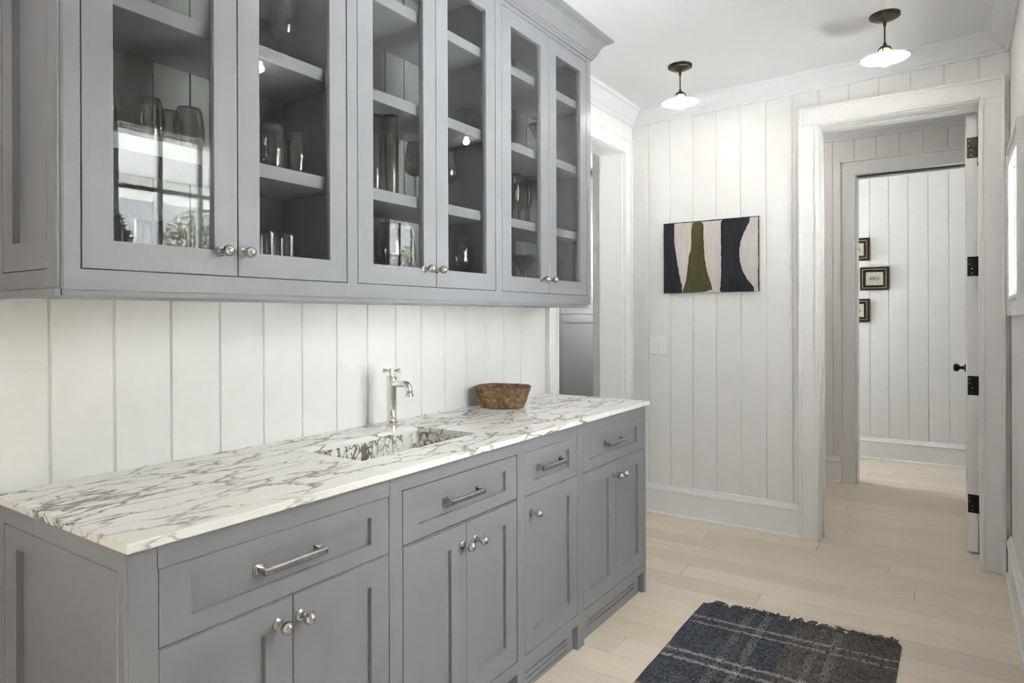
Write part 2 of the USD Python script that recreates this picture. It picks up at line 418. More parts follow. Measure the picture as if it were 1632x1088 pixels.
w = thing('wall_back', 'white vertical plank wall at the end of the pantry', 'wall', (1, YB, 0), kind='structure')
part(w, 'wall_board', [box(-.02, DB0, YB + GD, 4.41, 0, 2.95), box(DB0, DB1, YB + GD, 4.41, DBZ, 2.95), box(DB1, 2.25, YB + GD, 4.41, 0, 2.95), box(2.25, 2.75, 4.30, 4.41, 0, 2.95)], M['groove'], False)
plank_wall(w, 'y', YB, 1, 0, XR, 0, 2.78, jx, [(DB0, DB1, -1, DBZ)])

w = thing('wall_right', 'white plank wall with two windows beside the camera', 'wall', (XR, 1, 0), kind='structure')
hs = [W1, W2]
XO = XR + 0.14
m = box(XR + GD, XO, YN - .1, 4.42, 0, 2.95)
part(w, 'wall_board', minus(m, *[box(XR - .1, XO + .1, h[0], h[1], h[2], h[3]) for h in hs]), M['groove'], False)
plank_wall(w, 'x', XR, 1, YN, YB, 0, 2.78, [j + .05 for j in jy], [(h[0], h[1], h[2], h[3]) for h in hs])

W3 = (0.80, 1.25, 1.35, 1.95)  # added opening behind the camera, sized for the light it lets in
w = thing('wall_near', 'white wall behind the camera with a small added window', 'wall', (1, YN, 0), kind='structure')
part(w, 'wall_board', minus(box(-.15, XO, YN - .14, YN, 0, 2.95), box(W3[0], W3[1], YN - .3, YN + .1, W3[2], W3[3])), M['wall'], False)
d = thing('window_5', 'small window added for daylight in the wall behind the camera', 'window', (.9, YN, W3[2]), kind='structure')
part(d, 'sash', minus(box(W3[0], W3[1], YN - .09, YN - .05, W3[2], W3[3], .002), *[box(W3[0] + .03 + k * .20, W3[0] + .215 + k * .20, YN - .2, YN, W3[2] + .04, W3[3] - .04) for k in range(2)]), M['trim'], False)
part(d, 'pane', box(W3[0] + .02, W3[1] - .02, YN - .072, YN - .068, W3[2] + .02, W3[3] - .02), M['window_glass'], False)

c = thing('ceiling', 'smooth pale grey-white ceiling with two pendant lamps', 'ceiling', (1, 1, 2.72), kind='structure')
cp = np.array([(-.2, ceil_z(-.2)), (2.3, ceil_z(2.3)), (2.3, 2.95), (-.2, 2.95)])
part(c, 'plaster_board', sweep([(a, b) for a, b in cp], (0, YN - .2, 0), (0, 4.41, 0), (1, 0, 0)), M['ceiling'], False)
one('roof', 'flat slab added over the house against light leaks, out of view', 'roof', box(-3.2, 2.45, YN - .3, 8.2, 2.955, 3.1), M['ceiling'], False, kind='structure')  # added slab, keeps sky light from leaking in above the ceilings

# crown mouldings
CR = [(0, 0), (.012, 0), (.014, .010), (.020, .014), (.022, .020), (.034, .026), (.050, .036), (.068, .052), (.084, .070), (.092, .074), (.100, .076), (.104, .088), (.112, .090), (.112, .125), (0, .125)]
def tilt(m):
    v, f = arr(m); v[:, 2] += 0.025 * v[:, 0]; return trimesh.Trimesh(v, f, process=False)
zc = 2.705 - 0.092
one('trim_1', 'white crown moulding along the top of the left wall', 'crown moulding', sweep(CR, (0, 2.6, zc + .002), (0, YB, zc + .002), (1, 0, 0)), M['crown'], False, kind='structure')
one('trim_2', 'white crown moulding along the top of the back wall', 'crown moulding', tilt(sweep(CR, (0, YB, zc), (XR, YB, zc), (0, -1, 0))), M['crown'], False, kind='structure')
one('trim_3', 'white crown moulding along the top of the right wall', 'crown moulding', sweep(CR, (XR, YN, zc + .05), (XR, YB, zc + .05), (-1, 0, 0)), M['crown'], False, kind='structure')

# baseboards
BB = [(0, 0), (.028, 0), (.028, .012), (.022, .020), (.018, .022), (.018, .158), (.023, .162), (.023, .172), (.017, .180), (.012, .192), (.010, .200), (0, .204)]
one('baseboard_back', 'tall white baseboard with moulded cap at the foot of the back plank wall', 'baseboard', sweep(BB, (0.03, YB, 0), (1.08, YB, 0), (0, -1, 0)), M['trim'], False, kind='structure')
one('baseboard_right', 'tall white baseboard along the right wall', 'baseboard', sweep(BB, (XR, YN, 0), (XR, YB - .03, 0), (-1, 0, 0)), M['trim'], False, kind='structure')

# door and window casings
def casing(parent, axis, face, out, a, b, z0, z1, wd=0.108, head=True, foot=0.0, sill=False, t=0.020, names=('casing_leg', 'casing_leg', 'casing_head')):
    """legs at a-wd..a and b..b+wd, head above z1; face = wall plane, out = +-1 into the room"""
    def bx(u0, u1, s, e, d, cc=.002):
        f1 = face + out * d
        return box(min(face, f1), max(face, f1), u0, u1, s, e, cc) if axis == 'x' else box(u0, u1, min(face, f1), max(face, f1), s, e, cc)
    for s, (u0, u1) in enumerate(((a - wd, a), (b, b + wd))):
        inner, outer = ((u1 - .014, u1), (u0, u0 + .016)) if s == 0 else ((u0, u0 + .014), (u1 - .016, u1))
        part(parent, names[s], plus(bx(u0, u1, z0, z1, t), bx(*inner, z0, z1, t + .006), bx(*outer, z0, z1, t + .010)), M['trim'], False)
    zt = z1 + wd
    part(parent, names[2], plus(bx(a - wd, b + wd, z1, zt, t), bx(a, b, z1, z1 + .014, t + .006), bx(a - wd, b + wd, zt - .016, zt, t + .010), bx(a - wd, a - wd + .016, z1, zt, t + .010), bx(b + wd - .016, b + wd, z1, zt, t + .010)), M['trim'], False)
    if sill:
        part(parent, 'apron', plus(bx(a, b, z0, z0 + .085, t), bx(a, b, z0 + .070, z0 + .088, t + .012)), M['trim'], False)

d = thing('trim_4', 'white casing and jambs of the doorway past the end of the counter', 'door casing', (0, 3.6, 0), kind='structure')
casing(d, 'x', 0.0, 1, DL0, DL1, 0, DLZ, 0.104)
part(d, 'jamb', box(-WT - .01, 0.004, DL1 - .016, DL1 + .01, 0, DLZ), M['trim'], False)
part(d, 'jamb', box(-WT - .01, 0.004, DL0 - .01, DL0 + .004, 0, DLZ), M['trim'], False)
part(d, 'jamb_head', box(-WT - .01, 0.004, DL0, DL1, DLZ - .004, DLZ + .016), M['trim'], False)

d = thing('trim_5', 'white casing and jambs of the open doorway in the back wall', 'door casing', (1.55, YB, 0), kind='structure')
casing(d, 'y', YB, -1, DB0, DB1, 0, DBZ, 0.103)
for u0, u1 in ((DB0 - .01, DB0 + .004), (DB1 - .004, DB1 + .01)):
    part(d, 'jamb', box(u0, u1, YB - .003, 4.415, 0, DBZ), M['trim'], False)
part(d, 'door_stop', box(DB0 + .004, DB0 + .016, 4.30, 4.345, 0, DBZ, .002), M['trim'], False)
part(d, 'jamb_head', box(DB0, DB1, YB - .003, 4.415, DBZ - .006, DBZ + .014), M['trim'], False)
part(d, 'door_stop', box(DB0, DB1, 4.30, 4.345, DBZ - .020, DBZ - .006, .002), M['trim'], False)
for s in (0, 1):                                  # casing on the hall side
    u = (DB0 - .103, DB0)[0] if s == 0 else DB1
    part(d, 'casing_leg', box(u, u + .103, 4.41, 4.432, 0, DBZ + .1, .002), M['trim'], False)
part(d, 'casing_head', box(DB0 - .103, DB1 + .103, 4.41, 4.430, DBZ, DBZ + .103, .002), M['trim'], False)

def window(n, h, label, muntins, rails):
    y0, y1, z0, z1 = h
    d = thing('window_%d' % n, label, 'window', (XR, (y0 + y1) / 2, z0), kind='structure')
    casing(d, 'x', XR, -1, y0, y1, z0 - .087, z1, 0.088, sill=True, t=.022)
    xg = XR + 0.055
    part(d, 'jamb', [box(XR - .002, XO + .01, y0 - .001, y0 + .006, z0, z1), box(XR - .002, XO + .01, y1 - .006, y1 + .001, z0, z1), box(XR - .002, XO + .01, y0, y1, z1 - .006, z1 + .001), box(XR - .002, XO + .03, y0, y1, z0 - .001, z0 + .008)], M['trim'], False)
    fr = minus(box(xg - .02, xg + .02, y0, y1, z0, z1, .002), box(xg - .1, xg + .1, y0 + .030, y1 - .030, z0 + .035, z1 - .012))
    part(d, 'sash', fr, M['trim'], False)
    for a in muntins: part(d, 'muntin', box(xg - .014, xg + .014, a - .013, a + .013, z0 + .03, z1 - .01, .004), M['trim'], False)
    for a in rails: part(d, 'muntin', box(xg - .013, xg + .013, y0 + .03, y1 - .03, a - .011, a + .011, .004), M['trim'], False)
    us = [y0 + .03] + sorted(muntins) + [y1 - .03]; vs = [z0 + .03] + sorted(rails) + [z1 - .012]
    for a, b in zip(us[:-1], us[1:]):
        for e, f in zip(vs[:-1], vs[1:]):
            part(d, 'pane', box(xg - .002, xg + .002, a, b, e, f), M['window_glass'], False)
window(1, W1, 'wide white window with muntins in the right wall facing the garden', [1.986 - .2133 * k for k in range(3)], [1.965, 1.645, 1.325])
window(2, W2, 'small white window at the far end of the right wall', [3.50, 3.67], [])

# ---------------------------------------------------------------- hall, far room, side room
YH, YF = 5.80, 6.90
HO0, HO1, HOZ = 1.185, 2.05, 2.425
w = thing('wall_hall', 'white plank wall across the hall with a cased opening', 'wall', (1, YH, 0), kind='structure')
part(w, 'wall_board', [box(-.34, HO0, YH + GD, 5.95, 0, 2.95), box(HO0, HO1, YH + GD, 5.95, HOZ, 2.95), box(HO1, 2.8, YH + GD, 5.95, 0, 2.95)], M['groove'], False)
plank_wall(w, 'y', YH, 1, -.2, 2.6, 0, 2.8, [1.021 + .1542 * k for k in range(-8, 11)], [(HO0, HO1, -1, HOZ)], M['wall_light'])
w = thing('wall_far', 'white plank wall of the far room hung with small framed pictures', 'wall', (1, YF, 0), kind='structure')
part(w, 'wall_board', box(-.34, 2.8, YF + GD, YF + .2, 0, 2.95), M['groove'], False)
plank_wall(w, 'y', YF, 1, -.2, 2.6, 0, 2.8, [1.175 + .1525 * k for k in range(-9, 10)], (), M['wall_light'])
w = thing('wall_hall_end', 'white end walls of the hall and the far room', 'wall', (2.6, 5.6, 0), kind='structure')
part(w, 'wall_board', box(2.6, 2.75, 4.3, 7.1, 0, 2.95), M['wall'], False)
W4 = (6.02, 6.84, 1.0, 2.42)  # added unseen window opening, brightens the far room
part(w, 'wall_board', minus(box(-.35, -.2, 5.95, 7.1, 0, 2.95), box(-.5, 0, W4[0], W4[1], W4[2], W4[3])), M['wall'], False)
part(w, 'wall_board', box(-.35, -.2, 4.412, 5.80, 0, 2.95), M['wall'], False)
part(w, 'wall_board', box(-.35, -.15, 4.30, 4.412, 0, 2.95), M['wall'], False)
d = thing('window_3', 'window added to light the far room, out of sight to the left', 'window', (-.27, 6.4, .9), kind='structure')
part(d, 'sash', minus(box(-.30, -.26, W4[0], W4[1], W4[2], W4[3], .002), box(-.4, -.2, W4[0] + .04, 6.41, 1.04, 2.38), box(-.4, -.2, 6.45, W4[1] - .04, 1.04, 2.38)), M['trim'], False)
part(d, 'pane', box(-.282, -.278, W4[0] + .02, W4[1] - .02, 1.02, 2.40), M['window_glass'], False)
one('ceiling_hall', 'white ceiling of the hall and the far room', 'ceiling', box(-.35, 2.75, 4.40, 7.1, 2.80, 2.95), M['ceiling'], False, kind='structure')
one('trim_6', 'white crown moulding over the hall opening', 'crown moulding', sweep(CR, (-.2, YH, 2.708), (2.6, YH, 2.708), (0, -1, 0)), M['crown'], False, kind='structure')
one('baseboard_hall', 'white baseboard of the hall beside the cased opening', 'baseboard', sweep(BB, (-.2, YH, 0), (HO0 - .11, YH, 0), (0, -1, 0)), M['trim'], False, kind='structure')
one('baseboard_far', 'white baseboard below the framed pictures in the far room', 'baseboard', sweep(BB, (-.2, YF, 0), (2.6, YF, 0), (0, -1, 0)), M['trim'], False, kind='structure')
d = thing('trim_7', 'white casing of the inner opening seen across the hall', 'door casing', (1.6, YH, 0), kind='structure')
casing(d, 'y', YH, -1, HO0, HO1, 0, HOZ, 0.118)
for u0, u1 in ((HO0 - .01, HO0 + .004), (HO1 - .004, HO1 + .01)):
    part(d, 'jamb', box(u0, u1, YH - .003, 5.955, 0, HOZ), M['trim'], False)
part(d, 'jamb_head', box(HO0, HO1, 5.905, 5.955, HOZ - .014, HOZ + .01), M['trim'], False)
part(d, 'pocket_slot', box(HO0 + .004, HO1, YH + .03, 5.905, HOZ - .001, HOZ + .02), M['dark'], False, label='black strip painted for the shade of a pocket door slot')  # solid strip, slot shade painted black

# side room through the left doorway
SW = (2.15, 2.62, 1.3, 2.1)  # added window opening out of view, brings daylight to the side room
d = thing('window_4', 'window added to light the side room, out of sight', 'window', (-1.68, 3.05, .9), kind='structure')
part(d, 'sash', minus(box(-1.70, -1.66, *SW, .002), *[box(-1.8, -1.6, SW[0] + .04 + k * .205, SW[0] + .225 + k * .205, SW[2] + .04, SW[3] - .04) for k in range(2)]), M['trim'], False)
part(d, 'pane', box(-1.682, -1.678, SW[0] + .02, SW[1] - .02, SW[2] + .02, SW[3] - .02), M['window_glass'], False)
w = thing('wall_side_room', 'plain walls of the room beyond the left doorway', 'wall', (-.6, 4, 0), kind='structure')
part(w, 'wall_board', minus(box(-1.75, -1.60, 1.9, 5.95, 0, 2.95), box(-1.9, -1.5, SW[0], SW[1], SW[2], SW[3])), M['wall'], False)
part(w, 'wall_board', box(-1.60, -.36, 5.85, 5.95, 0, 2.95), M['wall'], False)
part(w, 'wall_board', box(-1.60, -WT - .001, 1.9, 2.05, 0, 2.95), M['wall'], False)
one('ceiling_side_room', 'white ceiling of the side room', 'ceiling', box(-1.60, -WT - .001, 2.05, 5.85, 2.75, 2.95), M['ceiling'], False, kind='structure')
one('floor_side_room', 'wood floor of the side room', 'floor', box(-1.60, -.02, 2.05, 5.85, -.12, -.001), OAK[1], False, kind='structure')

# ---------------------------------------------------------------- shaker fronts and hardware
def front(parent, name, x, y0, y1, z0, z1, st=0.066, rail=None, sti=None, label=None, rec=0.011, t=0.020):
    """a shaker front facing +x, face at x; returns its path. The recessed panel is a sub-part."""
    rt_, rb_ = rail or (st, st)
    s0, s1 = sti or (st, st)
    m = minus(box(x - t, x, y0, y1, z0, z1, .0012), box(x - .1, x + .1, y0 + s0, y1 - s1, z0 + rb_, z1 - rt_))
    p = part(parent, name, m, M['cabinet'], False, label)
    part(p, 'panel', box(x - t + .001, x - rec, y0 + s0 - .004, y1 - s1 + .004, z0 + rb_ - .004, z1 - rt_ + .004), M['cabinet'], False)
    return p

KN = [(0, 0), (.0125, 0), (.0132, .0012), (.0130, .003), (.0105, .0045), (.0072, .0055), (.0056, .009), (.0056, .0165), (.0075, .0185)] + \
     [(.0146 * math.sin(t), .0335 - .0146 * math.cos(t)) for t in np.linspace(.62, math.pi, 12)]
KN[-1] = (0, .0335 + .0146)
def knob(parent, x, y, z, s=1.0):
    part(parent, 'knob', lathe([(a * s, b * s) for a, b in KN], 28, (x, y, z), 'x'), M['nickel'], 40)

def pull(parent, x, y0, y1, z):
    ms = []
    for y in (y0, y1):
        ms += [box(x, x + .003, y - .0125, y + .0125, z - .0125, z + .0125, .001), box(x + .003, x + .0065, y - .0098, y + .0098, z - .0098, z + .0098, .0018), box(x + .006, x + .030, y - .0058, y + .0058, z - .0062, z + .0062, .002)]
    pts = []
    for y, ex in ((y0 - .006, .0), (y0 + .004, .008), (y1 - .004, .008), (y1 + .006, .0)):
        for dx, dz in ((0, .0050), (.0035, .0078), (.0080, .0078), (.0115, .0045), (.0115, -.0045), (.0080, -.0078), (.0035, -.0078), (0, -.0050)):
            pts.append((x + .0225 + dx * (1 if ex else .72), y, z + dz))
    ms.append(trimesh.convex.convex_hull(np.array(pts)))
    part(parent, 'handle', ms, M['nickel'], 25)

# ---------------------------------------------------------------- base cabinets
F, CT = 0.598, 0.896
def base_unit(label, y0, y1, opens, legs, grille=None, sink=False, side=False):
    t = thing('base_cabinet', label, 'cabinet', (0.3, (y0 + y1) / 2, 0))
    body = box(.02, F, y0, y1, .100, CT)
    cuts = [box(.05, F - .035, y0 + .018, y1 - .018, .13, 1.0)]
    cuts += [box(F - .0225, F + .1, a, b, c_, d_) for a, b, c_, d_ in opens]
    cuts += [box(F - .1, F + .1, y, y + .0016, .845, 1.0) for y in (side or ())]
    if y0 == 1.288: cuts.append(box(.155, .485, 1.2, 1.86, .74, 1.0))     # room for the sink
    if y0 == .600: cuts.append(box(.1175, .5095, .59, .611, .1615, .8085))
    part(t, 'body', minus(body, *cuts), M['cabinet'], False)
    for a, b in legs:
        part(t, 'leg', box(F - .075, F, a, b, 0, .101, .001), M['cabinet'], False)
    part(t, 'plinth', box(.02, F - .06, y0, y1, 0, .101), M['cabinet'], False)
    if grille:
        a, b, slots = grille
        xg = F - .022
        part(t, 'toe_grille', minus(box(xg - .012, xg, a, b, 0, .088), *[box(xg - .007, xg + .02, a + .022 + sa, b - .05 - sb, z - .0032, z + .0032) for z, sa, sb in slots]), M['cabinet'], False)
    return t

G, g2 = .0015, .0030
# unit 1
u1 = base_unit('grey shaker base cabinet at the near left end under the marble worktop', 0.600, 1.288, [(.6545, 1.2635, .6945, .8465), (.6545, 1.2635, .142, .6925)], [(.600, .652), (1.262, 1.288)], side=(.6525, 1.2640))
fr = front(u1, 'drawer', F, .656, 1.262, .696, .845, .064, (.039, .041), (.064, .063)); pull(fr, F - .011, .878, 1.036, .773)
fr = front(u1, 'door', F, .656, .9575, .1435, .691, .064, (.063, .066), (.064, .070)); knob(fr, F, .917, .642)
fr = front(u1, 'door', F, .9595, 1.262, .1435, .691, .064, (.063, .066), (.069, .063)); knob(fr, F, .978, .640)
def yfront(parent, name, yf, x0, x1, z0, z1, sl, sr, rt_, rb_, t=.018, rec=.010, t2=.02):
    """shaker panel facing -y, face at yf"""
    m = minus(box(x0, x1, yf, yf + t, z0, z1, .001), box(x0 + sl, x1 - sr, yf - .1, yf + .1, z0 + rb_, z1 - rt_))
    p = part(parent, name, m, M['cabinet'], False)
    part(p, 'panel', box(x0 + sl + .0003, x1 - sr - .0003, yf + rec, yf + t2, z0 + rb_ + .0003, z1 - rt_ - .0003), M['cabinet'], False)
m = minus(box(.018, F - .0005, .594, .602, 0, CT, .001), box(.052, .573, .58, .61, .09, .856))
part(u1, 'end_frame', m, M['cabinet'], False)
yfront(u1, 'end_panel', .594, .0535, .5715, .0915, .8545, .064, .062, .046, .07, t=.0062, rec=.0135, t2=.0155)
# unit 2 (sink)
u2_ = base_unit('grey shaker base cabinet under the marble sink', 1.288, 1.898, [(1.3125, 1.8755, .697, .8505), (1.3125, 1.8755, .1435, .694)], [(1.288, 1.314), (1.874, 1.898)])
fr = front(u2_, 'drawer', F, 1.3155, 1.8725, .7000, .8475, .062, (.040, .041), (.062, .066)); pull(fr, F - .011, 1.505, 1.666, .775)
fr = front(u2_, 'door', F, 1.3155, 1.5935, .1465, .691, .062, (.062, .069), (.062, .072)); knob(fr, F, 1.575, .628)
fr = front(u2_, 'door', F, 1.5955, 1.8725, .1465, .691, .062, (.062, .069), (.062, .067)); knob(fr, F, 1.640, .630)
# unit 3
sl3 = [(.060, 0, 0), (.040, 0, 0), (.018, 0, 0)]
u3 = base_unit('narrow grey shaker base cabinet with a single door and a vent below', 1.898, 2.329, [(1.9205, 2.3055, .695, .8475), (1.9205, 2.3055, .1415, .6925)], [(1.898, 1.920), (2.305, 2.329)], (1.935, 2.300, sl3), side=(2.3060,))
fr = front(u3, 'drawer', F, 1.922, 2.304, .6965, .846, .062, (.038, .042), (.062, .064)); pull(fr, F - .011, 2.027, 2.187, .775)
fr = front(u3, 'door', F, 1.922, 2.304, .143, .691, .062, (.060, .066), (.062, .066)); knob(fr, F, 1.962, .632)
# unit 4
sl4 = [(.062, .03, 0), (.042, .03, 0), (.086, .03, 0)]
u4 = base_unit('grey shaker base cabinet at the far right end of the run with a vent below', 2.329, 2.992, [(2.3485, 2.9645, .692, .8475), (2.3485, 2.9645, .137, .6895)], [(2.329, 2.358), (2.962, 2.992)], (2.385, 2.950, sl4[:2]), side=(2.9652,))
fr = front(u4, 'drawer', F, 2.350, 2.963, .6935, .846, .064, (.040, .042), (.066, .073)); pull(fr, F - .011, 2.570, 2.732, .773)
fr = front(u4, 'door', F, 2.350, 2.6565, .1385, .688, .064, (.060, .069), (.064, .070)); knob(fr, F, 2.637, .628)
fr = front(u4, 'door', F, 2.6585, 2.963, .1385, .688, .064, (.060, .069), (.064, .065)); knob(fr, F, 2.688, .628)

# worktop, sink, tap, bowl
SK = (.180, .455, 1.303, 1.835)
top = minus(box(.002, .619, .588, 2.998, CT, .915, .0022), box(SK[0], SK[1], SK[2], SK[3], .8, 1.0))
one('worktop', 'white marble worktop with brown-grey veins over all the base cabinets', 'worktop', top, M['marble'], False)
a, b, c_, d_ = SK[0] - .007, SK[1] + .007, SK[2] - .007, SK[3] + .007
s = thing('sink', 'rectangular undermounted veined marble sink', 'sink', ((a + b) / 2, (c_ + d_) / 2, .74))
bas = minus(box(a - .0075, b + .0075, c_ - .0075, d_ + .0075, .745, CT), box(a, b, c_, d_, .757, 1.0))
part(s, 'basin', bas, M['marble_sink'], False)
part(s, 'drain', lathe([(0, 0), (.030, 0), (.030, .003), (.024, .004), (.020, .0015), (0, .0015)], 28, ((a + b) / 2, 1.62, .757)), M['chrome'], 40)

t = thing('faucet', 'polished nickel single-hole tap with a cross handle behind the sink', 'faucet', (.121, 1.760, .915))
part(t, 'column', lathe([(0, 0), (.0235, 0), (.0235, .006), (.021, .008), (.0215, .016), (.0235, .018), (.0235, .022), (.0200, .025), (.0182, .030), (.0178, .05), (.0178, .178), (.0190, .180), (.0190, .187), (.0165, .189), (.009, .190), (.009, .194), (0, .194)], 36, (.121, 1.76, .915)), M['chrome'], 40)
sp = [(.121, 1.76, 1.076), (.150, 1.76, 1.078), (.185, 1.76, 1.079), (.196, 1.76, 1.077), (.204, 1.76, 1.070), (.2085, 1.76, 1.060), (.2095, 1.76, 1.050), (.2095, 1.76, 1.036)]
part(t, 'spout', [tube(sp, [.0125, .0125, .0125, .0125, .0125, .0125, .0125, .0125], 20), lathe([(0, 0), (.0142, 0), (.0142, .010), (.0125, .012), (0, .012)], 24, (.2095, 1.76, 1.034))], M['chrome'], 50)
hd = [lathe([(0, 0), (.006, 0), (.006, .010), (.010, .012), (.010, .022), (.005, .024), (0, .024)], 24, (.121, 1.76, 1.108))]
for k in range(4):
    an = math.radians(34 + 90 * k); dx, dy = math.cos(an), math.sin(an)
    hd.append(tube([(.121 + dx * q, 1.76 + dy * q, 1.124) for q in (.006, .014, .020, .026, .031, .0335)], [.0042, .0040, .0050, .0078, .0070, .003], 14))
part(t, 'cross_handle', hd, M['chrome'], 50)

def superbowl():
    nt = 96
    prof = [(0.0, 0.0), (.60, 0.0), (.73, .002), (.78, .012), (.86, .040), (.93, .066), (.985, .084), (1.0, .092), (.985, .0955), (.93, .0965), (.80, .0955), (.755, .090), (.72, .070), (.62, .040), (.45, .030), (0, .028)]
    prof = np.array(prof)
    # finer
    s_ = np.linspace(0, len(prof) - 1, 60); prof = np.stack([np.interp(s_, range(len(prof)), prof[:, k]) for k in (0, 1)], 1)
    th = np.arange(nt) * 2 * math.pi / nt
    n_ = 2.45
    rr = (np.abs(np.cos(th) / .128) ** n_ + np.abs(np.sin(th) / .104) ** n_) ** (-1 / n_)
    v = np.stack([np.outer(prof[:, 0], rr * np.cos(th)), np.outer(prof[:, 0], rr * np.sin(th)), np.repeat(prof[:, 1:2], nt, 1)], -1).reshape(-1, 3)
    d = (meshkit.fbm(v * 38, 4, 3) - .5)[:, None] * .009
    nrm = v * [1, 1, 0]; nrm /= np.linalg.norm(nrm, axis=1, keepdims=True) + 1e-9
    v = v + nrm * d * (v[:, 2:3] > .001) * (np.linalg.norm(v[:, :2], axis=1, keepdims=True) > .03)
    v[:, 2] += (v[:, 2] > .06) * (meshkit.fbm(v * 14, 3, 9) - .5) * .008
    f = []
    for i in range(len(prof) - 1):
        for j in range(nt):
            k = (j + 1) % nt
            f += [(i * nt + j, i * nt + k, (i + 1) * nt + k), (i * nt + j, (i + 1) * nt + k, (i + 1) * nt + j)]
    m = trimesh.Trimesh(v, np.array(f), process=True)
    m.apply_transform(trimesh.transformations.rotation_matrix(.35, (0, 0, 1)))
    m.apply_translation((.150, 2.432, .9152))
    return m
one('bowl', 'rough brown hewn bowl on the marble worktop to the right of the tap', 'bowl', superbowl(), M['bowl'], True)

# ---------------------------------------------------------------- wall cabinets
U = 0.318
ZF, ZT = 1.380, 2.622                      # bottom and top of the face frame
GZ0, GZ1 = 1.4885, 2.521                   # glass
def upper_unit(label, y0, y1, doors, shelves, end=None):
    t = thing('wall_cabinet', label, 'cabinet', (.16, (y0 + y1) / 2, 1.38))
    a, b = doors[0][0] - .0015, doors[-1][1] + .0015
    body = box(.004, U, y0, y1, ZF, ZT)
    cut = [box(.012, U - .024, y0 + .022, y1 - .022, 1.425, 2.60), box(U - .05, U + .1, a, b, 1.4235, 2.589)]
    if end == 'l':
        cut.append(trimesh.convex.convex_hull(np.array([(U + .001, y0 - .001, z) for z in (1.2, 2.7)] + [(U - .005, y0 - .001, z) for z in (1.2, 2.7)] + [(U + .001, y0 + .005, z) for z in (1.2, 2.7)])))
    if end == 'l': cut.append(box(.086, .215, y0 - .01, y0 + .011, 1.487, 2.525))
    part(t, 'body', minus(body, *cut), M['cabinet'], False)
    n = max(1, int(round((y1 - y0 - .044) / .1015)))
    st_ = (y1 - y0 - .044) / n
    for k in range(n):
        part(t, 'back_plank', box(.012, .021, y0 + .022 + k * st_ + .002, y0 + .022 + (k + 1) * st_ - .002, 1.4255, 2.5995, .0012), M['cabinet_in_shade'], False)  # back boards use the paint with shade mixed into its colour
    for z in shelves:
        part(t, 'shelf', box(.022, .285, y0 + .024, y1 - .024, z, z + .038, .001), M['cabinet'], False)
    part(t, 'light_rail', box(.006, U - .008, y0 + (.004 if end == 'l' else 0), y1 - (.012 if end == 'r' else 0), 1.368, ZF), M['cabinet'], False)
    for (d0, d1, g0, g1, kn) in doors:
        m = minus(box(U - .021, U, d0 + .0013, d1 - .0013, 1.4255, 2.5870, .0012), box(U - .1, U + .1, g0, g1, GZ0, GZ1))
        p = part(t, 'door', m, M['cabinet'], False)
        part(p, 'pane', box(U - .0125, U - .0085, g0 - .0005, g1 + .0005, GZ0 - .0005, GZ1 + .0005), M['pane'], False)
        knob(p, U, kn, 1.4865)
    return t
q1 = upper_unit('grey glass-fronted wall cabinet at the near left end', .606, 1.394, [(.643, 1.008, .707, .9435, .961), (1.008, 1.373, 1.0715, 1.308, 1.022)], (1.700, 2.020), end='l')
q2 = upper_unit('grey glass-fronted wall cabinet in the middle above the tap', 1.394, 2.169, [(1.416, 1.785, 1.481, 1.7185, 1.722), (1.785, 2.147, 1.8505, 2.085, 1.784)], (1.700, 2.022, 2.345))
q3 = upper_unit('grey glass-fronted wall cabinet at the far right end', 2.169, 2.972, [(2.191, 2.562, 2.259, 2.494, 2.494), (2.562, 2.929, 2.629, 2.8635, 2.562)], (1.700, 2.025, 2.346), end='r')
m = minus(box(.002, U - .006, .600, .6065, ZF, ZT, .001), box(.0285, .2655, .58, .62, 1.4225, 2.591))
part(q1, 'end_frame', m, M['cabinet'], False)
yfront(q1, 'end_panel', .600, .030, .264, 1.4240, 2.5895, .056, .049, .066, .063, t=.0062, rec=.0145, t2=.0160)
part(q1, 'light_rail', box(.002, U - .004, .594, .606, 1.364, 1.3815, .001), M['cabinet'], False)
# cabinet crown, one moulded piece with returns
CC = [(0, 0), (.010, 0), (.012, .008), (.018, .012), (.018, .018), (.024, .022), (.030, .036), (.040, .056), (.056, .074), (.072, .082), (.078, .084), (.084, .088), (.090, .092), (.090, .098), (0, .098)]
def crown3(z, y0, y1, x1):
    pts = np.array(CC); n = len(pts); vs = []
    for fx, fy, bx_, by in ((0, 1, 0.004, y0), (1, -1, x1, y0), (1, 1, x1, y1), (0, 1, .004, y1)):
        pass
    path = [(.004, y0, 0, -1), (x1, y0, 1, -1), (x1, y1, 1, 1), (.004, y1, 0, 1)]
    for px, py, ox, oy in path:
        vs.append(np.stack([px + pts[:, 0] * ox, py + pts[:, 0] * oy, z + pts[:, 1]], 1))
    v = np.vstack(vs); f = []
    for i in range(3):
        for j in range(n):
            k = (j + 1) % n
            f += [(i * n + j, i * n + k, (i + 1) * n + k), (i * n + j, (i + 1) * n + k, (i + 1) * n + j)]
    v[:, 2] += .025 * v[:, 0] * (v[:, 2] - z) / .098
    m = trimesh.Trimesh(v, np.array(f), process=False)
    return m
one('cabinet_crown', 'grey crown moulding running along the top of the wall cabinets to the ceiling', 'moulding', crown3(2.6062, .606, 2.972, U), M['cabinet'], False)

